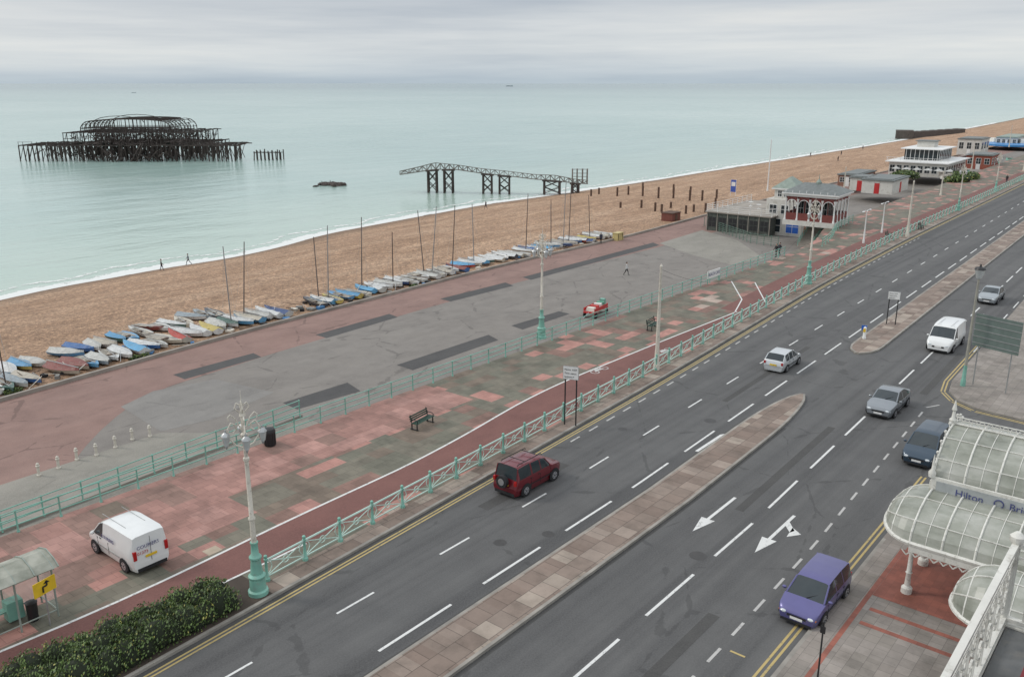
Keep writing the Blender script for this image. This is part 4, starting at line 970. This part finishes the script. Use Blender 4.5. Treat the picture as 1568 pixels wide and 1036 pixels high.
for x0,x1 in ((657,670),(682,695),(742,755),(767,782),(835,858),(877,886)):
    for x in (x0,x1):
        for o_ in (-.3,2.5):
            t=(x-613)/287; q=A+D*t+fw*o_; tp=gp(x,it(bot,x),o_); mb.tube((q[0],q[1],-7),tp,.3,.26,RUST,6)
    for o_ in (-.3,2.5):
        for (ya,yb_) in ((.1,.5),(.5,.95)):
            a=gp(x0,it(bot,x0),o_);b=gp(x1,it(bot,x1),o_); h=a[2]+6
            mb.tube((a[0],a[1],-6+h*ya),(b[0],b[1],-6+h*yb_),.1,.1,RUST,4); mb.tube((b[0],b[1],-6+h*ya),(a[0],a[1],-6+h*yb_),.1,.1,RUST,4)
        mb.tube(gp(x0-3,it(bot,x0)+1.5,o_),gp(x1+3,it(bot,x1)+1.5,o_),.22,.22,RUST,4)
for x in (877,884,892,899):
    for o_ in (0,2.2): mb.tube(gp(x,258,o_),gp(x,281,o_),.1,.1,G,4)
for y in (259,265,270): mb.tube(gp(877,y,0),gp(899,y,0),.09,.09,G,4); mb.tube(gp(877,y,2.2),gp(899,y,2.2),.09,.09,G,4)
mb.obj('pier_walkway')
for a,b,h in ((945,300,2),(962,298,2),(984,300,2.2),(984,292,2),(1008,303,2.4),(1031,303,2.3),(1031,295,2),(1056,307,2.3),(1057,299,2),(1075,307,2.2),(1097,304,2),(950,318,1.2),(982,318,1.6),(1003,323,1.7),(1013,324,1.5),(1027,318,1.2),(1050,327,1.6),(1062,324,1.4),(1080,325,1.8),(1095,318,2),(886,295,1.6),(905,300,1.6),(917,297,1.5)):
    p=PB(a,b); mb=MB(); mb.lathe((0,0,-.3),[(.24,0),(.22,h*.5),(.23,h+.2),(.2,h+.3)],WOODD,7,False); mb.box((0,0,h-.3),(.5,.12,.2),WOODD,.5); mb.obj('timber_post',p)
p=PB(1027,337); mb=MB(); mb.box((0,0,.7),(3.0,2.2,1.4),M('rust_red',(.17,.06,.045),.8)); mb.prism([(-1.6,-1.2,1.4),(1.6,-1.2,1.4),(1.6,1.2,1.4),(-1.6,1.2,1.4)],.12,WOODD); mb.box((0,-1.12,.6),(.8,.04,1.1),WOODD); mb.obj('beach_hut',p)
p=P(946,367,-3); mb=MB(); YB=M('yellow_box',(.50,.41,.18),.5); mb.box((0,0,.55),(1.7,1.0,1.1),YB,0,.92); mb.box((0,0,1.15),(1.7,1.05,.08),YB)
for s in(-.6,.6): mb.box((s,-.5,.6),(.06,.04,1.0),DARK)
mb.obj('grit_bin',p)
# ------------------------------------------------------------------ seafront buildings
ROOF=M('slate_roof',(.15,.165,.16),.6,var=.2,scale=2); BRN=M('brown_red_timber',(.18,.045,.038),.6); WALL=M('painted_render',(.60,.585,.54),.7,var=.08,scale=.6,dirt=(.4,.37,.32))
GREENR=M('green_copper_roof',(.24,.29,.25),.6)
def window(mb,c,w,h,ax,fr=WHITE,gl=GLS):
    if ax=='x': mb.box((c[0]-.02,c[1],c[2]),(.05,w+.16,h+.16),fr); mb.box((c[0]-.04,c[1],c[2]),(.05,w,h),gl); mb.box((c[0]-.06,c[1],c[2]),(.04,.05,h),fr); mb.box((c[0]-.062,c[1],c[2]),(.04,w,.05),fr)
    else: mb.box((c[0],c[1]-.02,c[2]),(w+.16,.05,h+.16),fr); mb.box((c[0],c[1]-.04,c[2]),(w,.05,h),gl); mb.box((c[0],c[1]-.06,c[2]),(.05,.04,h),fr); mb.box((c[0],c[1]-.062,c[2]),(w,.04,.05),fr)
def hip(mb,cx,cy,z,w,d,h,m,ridge=.4):
    mb.box((cx,cy,z+.08),(w,d,.16),WHITE)
    b=[(cx-w/2,cy-d/2,z+.16),(cx+w/2,cy-d/2,z+.16),(cx+w/2,cy+d/2,z+.16),(cx-w/2,cy+d/2,z+.16)]
    if w>d: t=[(cx-w*ridge/2,cy,z+h),(cx+w*ridge/2,cy,z+h)]; mb.add(b+t,[(0,1,5,4),(2,3,4,5),(1,2,5),(3,0,4)],m)
    else: t=[(cx,cy-d*ridge/2,z+h),(cx,cy+d*ridge/2,z+h)]; mb.add(b+t,[(0,1,4),(1,2,5,4),(2,3,5),(3,0,4,5)],m)
p=P(1248,342,.12); mb=MB(); w_,d_=8.0,9.0
mb.box((0,0,.3),(w_,d_,.6),WALL)
mb.box((0,0,2.1),(w_*.55,d_*.6,3.0),BRN)
for i in range(5):
    for j in range(5):
        if i in(0,4) or j in(0,4):
            x=-w_/2+.3+(w_-.6)*i/4; y=-d_/2+.3+(d_-.6)*j/4
            mb.lathe((x,y,.6),[(.2,0),(.2,.2),(.13,.3),(.13,2.3),(.22,2.45),(.22,2.6)],WHITE,8)
for s in(-1,1):
    for i in range(4):
        y0=-d_/2+.3+(d_-.6)*i/4; y1=y0+(d_-.6)/4; x0=-w_/2+.3+(w_-.6)*i/4; x1=x0+(w_-.6)/4
        X_=s*(w_/2-.28); Y_=s*(d_/2-.28)
        mb.box((X_+.02*s,(y0+y1)/2,1.05),(.06,(y1-y0)*.86,.9),BRN); mb.box(((x0+x1)/2,Y_+.02*s,1.05),((x1-x0)*.86,.06,.9),BRN)
        for k in range(8):
            A_=math.pi*k/8;B_=math.pi*(k+1)/8
            f=lambda a,b,t:(a+b)/2-(b-a)/2*.85*math.cos(t)
            mb.add([(X_,f(y0,y1,A_),2.5+.6*math.sin(A_)),(X_,f(y0,y1,B_),2.5+.6*math.sin(B_)),(X_,f(y0,y1,B_),3.5),(X_,f(y0,y1,A_),3.5)],[(0,1,2,3)],BRN)
            mb.add([(f(x0,x1,A_),Y_,2.5+.6*math.sin(A_)),(f(x0,x1,B_),Y_,2.5+.6*math.sin(B_)),(f(x0,x1,B_),Y_,3.5),(f(x0,x1,A_),Y_,3.5)],[(0,1,2,3)],BRN)
            mb.tube((X_+s*.03,f(y0,y1,A_),2.5+.6*math.sin(A_)),(X_+s*.03,f(y0,y1,B_),2.5+.6*math.sin(B_)),.06,.06,WHITE,4)
            mb.tube((f(x0,x1,A_),Y_+s*.03,2.5+.6*math.sin(A_)),(f(x0,x1,B_),Y_+s*.03,2.5+.6*math.sin(B_)),.06,.06,WHITE,4)
        window(mb,(-w_*.275,-d_*.3+d_*.6*(i+.5)/4,2.0),.9,1.6,'x'); window(mb,(-w_*.275+w_*.55*(i+.5)/4,-d_*.3,2.0),.7,1.6,'y')
mb.box((0,0,3.65),(w_,d_,.3),WHITE); hip(mb,0,0,3.8,w_+.8,d_+.8,1.2,ROOF,.5)
mb.lathe((0,0,4.8),[(.5,0),(.5,.3),(.3,.5),(.08,.7),(.03,1.3)],GREENR,8)
for y in np.arange(-4.2,4.3,1.2): mb.tube((-4.3,y,4.0),(-4.3,y,4.3),.06,.02,WHITE,5)
ob=mb.obj('seafront_shelter',p,.05); ob.scale=(.86,.86,1.22)
p=P(1222,362,-3); mb=MB()
mb.box((4,2.5,2.2),(9,6,4.4),WALL); hip(mb,3,3,5.5,5,4.4,1.5,GREENR,.2); mb.box((3,3,4.95),(4.2,3.6,1.2),WALL)
for i in range(3): window(mb,(-.5,.5+1.9*i,3.2),1.1,1.0,'x')
for i in range(4): window(mb,(1+2.0*i,-.5,3.2),1.1,1.1,'y')
window(mb,(-.5,.9,1.2),2.0,1.6,'x',WHITE,M('blue_sign',(.02,.12,.5),.4)); window(mb,(-.5,3.9,1.2),2.0,1.6,'x')
for i in range(3): window(mb,(1.2+3*i,-.5,1.1),1.0,2.0,'y',WHITE,M('shop_orange',(.35,.12,.04),.6))
for i in range(3): window(mb,(1.6+1.3*i,1.2,5.0),.8,.7,'y'); window(mb,(.9,1.9+1.0*i,5.0),.6,.7,'x')
ob=mb.obj('seafront_cafe',p,.03); ob.scale=(1,1,1.3)
p=P(1178,362,-3); mb=MB(); DT=M('dark_terrace_wall',(.075,.085,.075),.8,var=.4,dirt=(.2,.22,.18))
mb.box((9,5.5,1.5),(18,11,3.0),DT); mb.box((9,5.5,3.08),(18.5,11.5,.16),CONC)
for i in range(7): mb.box((-.05,.1+1.8*i,1.5),(.12,.12,3.0),CONC)
for i in range(6): window(mb,(0.0,1.0+1.8*i,1.5),1.3,1.6,'x',DT,BLACK)
for i in range(6):
    x=R.uniform(1,14);y=R.uniform(1,10); mb.lathe((x,y,3.16),[(.35,0),(.05,.05),(.05,.7),(.45,.72)],WHITE,8)
mb.obj('terrace_building',p,.03)
q=[Vector(p)+Vector(v) for v in ((17,-.2,3.16),(-.2,-.2,3.16),(-.2,11.1,3.16),(17,11.1,3.16))]
railing_prom('terrace_railing',q,1.9,1.1,WHITE,(1.0,.7,.4,.15))
q=[P(1078,346,-3),P(1150,372,-3),P(1192,378,-3)]; railing_prom('iron_fence',q,1.2,1.5,M('green_fence',(.12,.20,.16),.6),(1.0,.8,.6,.4,.2))
mb=MB(); p=P(1232,378,-3)
for i in range(18): mb.box((.35*i,0,.085+.0865*2*i/2),(.36,2.2,.17+.173*i),CONC)
mb.obj('steps',p,.1)
railing_prom('stair_railing',[p+Vector((.0,-1.1,.1)),p+Vector((6.2,-1.0,3.1))],.9,1.0); railing_prom('stair_railing',[p+Vector((0,1.1,.1)),p+Vector((6.2,1.2,3.1))],.9,1.0)
def lowblock(name,px,py,z,w,d,h,wall,roof,doors=(),wins=0,rz=.03):
    p=P(px,py,z); mb=MB(); mb.box((w/2,d/2,h/2),(w,d,h),wall); mb.box((w/2,d/2,h+.12),(w+.5,d+.5,.24),roof); mb.box((w/2,d/2,h+.30),(w*.9,d*.9,.14),roof)
    for t,c in doors: mb.box((-.02,d*t,1.05),(.06,1.0,2.1),c); mb.box((w*t,-.02,1.05),(1.0,.06,2.1),c)
    for i in range(wins): window(mb,(0,d*(i+.5)/wins,h*.6),d/wins*.55,h*.4,'x'); window(mb,(w*(i+.5)/wins,0,h*.6),w/wins*.55,h*.4,'y')
    mb.obj(name,p,rz)
lowblock('beach_chalet',1365,298,-1,12,6,2.6,WALL,ROOF,((.5,REDP),),0)
lowblock('beach_chalet',1330,293,-1,6,4,2.6,WALL,ROOF,((.5,REDP),),0)
lowblock('beach_chalet',1310,286,-1.5,14,4,2.4,M('brick_brown',(.25,.13,.09),.8),ROOF,((.5,WHITE),),2)
p=P(1447,272,-1); mb=MB()
mb.box((12,8,2),(26,16,4),WALL); mb.box((12,8,4.15),(28,18,.3),WHITE); mb.box((15,9,5.9),(16,10,3.2),GLS); mb.box((15,9,7.6),(18,12,.3),WHITE); mb.box((17,10,8.6),(5,5,1.8),WALL); mb.box((17,10,9.6),(6,6,.2),ROOF)
for i in range(8): window(mb,(-1,1+2.0*i,2.1),1.4,2.0,'x'); window(mb,(1+3.1*i,0,2.1),2.2,2.0,'y'); mb.box((6.95,4.4+1.3*i,5.9),(.12,.12,3.2),WHITE); mb.box((7.5+2.1*i,3.95,5.9),(.12,.12,3.2),WHITE)
for i in range(10): mb.tube((-1.6,-.6+1.9*i,4.3),(-1.6,-.6+1.9*i,5.4),.05,.05,WHITE,5)
mb.tube((-1.6,-.6,5.4),(-1.6,17,5.4),.05,.05,WHITE,5); mb.tube((-1.6,-.6,4.9),(-1.6,17,4.9),.04,.04,WHITE,5); mb.tube((-1.6,-.6,5.4),(26,-.6,5.4),.05,.05,WHITE,5)
for i in range(6): mb.lathe((-4,-2+3*i,0),[(.06,0),(.05,2.4),(1.4,2.3),(.05,2.9)],M('parasol_grey',(.42,.42,.40),.7),8)
ob=mb.obj('seafront_restaurant',p,.02); ob.scale=(.8,.8,.8)
lowblock('brick_kiosk',1516,260,-1,10,6,3.5,M('brick_red',(.30,.09,.06),.8),ROOF,((.5,WHITE),),3)
lowblock('brick_kiosk',1500,238,-2,13,7,5,WALL,ROOF,((.5,WHITE),),3)
lowblock('beach_chalet',1556,224,-2,26,7,3.0,WALL,GREENR,((.5,WHITE),),4)
mb=MB(); p=P(1553,222,-1.5); mb.lathe((0,0,0),[(11,0),(11,.6),(10.5,.6)],M('pool_blue',(.04,.22,.5),.4),20)
for k in range(6): mb.box((R.uniform(-10,10),R.uniform(-10,10),1.2),(4,2.4,1.6),M('play_%d'%(k%3),[(.05,.2,.5),(.7,.7,.65),(.5,.1,.05)][k%3],.5),R.uniform(0,1),.7)
mb.obj('playground',p)
for k in range(14):
    px=R.uniform(1400,1566); py=float(np.interp(px,[1400,1568],[292,236]))+R.uniform(-10,8); p=P(px,py,-1 if py<262 else 0); mb=MB(); s=R.uniform(.8,1.6)
    mb.box((0,0,.4),(2.4*s,1.2*s,.8),R.choice([CONC,WALL,TURQ,WOODD]),R.uniform(0,1),.9); mb.box((0,0,.84),(2.5*s,1.3*s,.08),CONC); mb.obj('planter',p)
mb=MB(); A=P(1384,212,-6);B=P(1470,206,-6); d=(B-A); n=14; GC_=M('groyne_concrete',(.10,.085,.075),.9,var=.4)
for i in range(n):
    c=A+d*((i+.5)/n); mb.box((c[0],c[1],-4.6),(d.length/n*1.02,5,3.4+.3*(i%2)),GC_,math.atan2(d[1],d[0]))
mb.box((A[0],A[1],-4.2),(9,8,4.6),GC_,.3); mb.obj('groyne')
for a,b,zz in ((1385,272,0),(1462,278,0),(1475,274,0)):
    p=P(a,b,zz); leaves('shrub',[((p[0]+R.uniform(-3,3),p[1]+R.uniform(-2,2),.6+zz),(2.0,1.5,.8)) for _ in range(5)],900,.3,LEAF)
for a,b in ((1410,350),(1360,364)): bench(a,b,.12,.1)
p=P(1122,300,-3); mb=MB(); mb.box((0,0,2.2),(.1,1.2,2.6),M('banner_blue',(.05,.1,.4),.6)); mb.box((-.06,0,2.6),(.02,.9,.9),WHITE); mb.tube((0,-.6,0),(0,-.6,3.6),.05,.05,WHITE,6); mb.tube((0,.6,0),(0,.6,3.6),.05,.05,WHITE,6); mb.obj('banner_sign',p)
mb=MB(); mb.box((0,0,1.0),(3.0,.06,.8),WHITE); mb.tube((-1.4,0,0),(-1.4,0,1.4),.05,.05,TURQ,6); mb.tube((1.4,0,0),(1.4,0,1.4),.05,.05,TURQ,6)
T=Matrix.Translation((-1.3,-.04,.85))@Matrix.Rotation(math.pi/2,4,'X'); text(mb,'BEACH CAFE',BL,T,.45); q=P(1080,430,.12); mb.obj('advert_board',(q[0],R1(q[0])-.3,.12))
# ships on the horizon
def ship(px,dist,L):
    th=math.atan2(px-784,FL/cp); a=AZ-th; mb=MB(); D=M('ship_grey',(.2,.23,.25),.8)
    mb.box((0,0,L*.035),(L,L*.12,L*.07),D); mb.box((-L*.35,0,L*.10),(L*.12,L*.1,L*.09),D); mb.box((L*.1,0,L*.08),(L*.5,L*.08,L*.03),D); mb.tube((L*.3,0,.05*L),(L*.3,0,.14*L),L*.006,L*.004,D,4); mb.obj('ship',(dist*math.cos(a),dist*math.sin(a),-6),a+math.pi/2)
ship(780,7500,60); ship(203,2800,12)
# ------------------------------------------------------------------ world + sun
el,azs=math.radians(38),math.radians(118)
w=bpy.data.worlds.new('World'); sc.world=w; w.use_nodes=True; nt=w.node_tree; bg=nt.nodes['Background']
sky=nn(nt,'ShaderNodeTexSky',sky_type='NISHITA'); sky.sun_disc=False; sky.sun_elevation=el; sky.sun_rotation=math.pi/2-azs; sky.air_density=1.5; sky.dust_density=3
tc=nn(nt,'ShaderNodeTexCoord').outputs['Generated']
z=nn(nt,'ShaderNodeSeparateXYZ',{0:tc}).outputs[2]
st=nn(nt,'ShaderNodeVectorMath',{0:tc,1:(2.0,2.0,30)},operation='MULTIPLY').outputs[0]
n1=noise(nt,st,1,5,.55); st2=nn(nt,'ShaderNodeVectorMath',{0:tc,1:(6,6,110)},operation='MULTIPLY').outputs[0]; n2=noise(nt,st2,1,4,.6)
f=math_(nt,'MULTIPLY_ADD',n2,.18,math_(nt,'MULTIPLY',n1,.82))
cl=ramp(nt,f,[(.32,(5.2,5.65,6.2)),(.5,(6.5,6.8,7.1)),(.68,(7.7,7.75,7.7))])
hz=ramp(nt,z,[(0,(.76,.85,.90)),(.012,(.88,.94,.97)),(.035,(1.08,1.09,1.07)),(.06,(1.02,1.03,1.03)),(.09,(.84,.87,.91)),(.2,(.94,.95,.97)),(1,(1.0,1.0,1.0))])
br=nn(nt,'ShaderNodeMapRange',{0:z,1:.10,2:.8,3:1.0,4:1.65}).outputs[0]
cl=mixc(nt,1,cl,hz,'MULTIPLY')
cl=nn(nt,'ShaderNodeVectorMath',{0:cl,3:br},operation='SCALE').outputs[0]
out=mixc(nt,.92,sky.outputs[0],cl)
nt.links.new(out,bg.inputs['Color']); bg.inputs['Strength'].default_value=.104
sd=bpy.data.lights.new('sun','SUN'); sd.energy=1.15; sd.angle=math.radians(12); sd.color=(1,.95,.88)
so=bpy.data.objects.new('sun',sd); sc.collection.objects.link(so)
dv=Vector((math.cos(el)*math.cos(azs),math.cos(el)*math.sin(azs),math.sin(el)))
so.rotation_euler=dv.to_track_quat('Z','Y').to_euler(); so.location=(0,0,60)
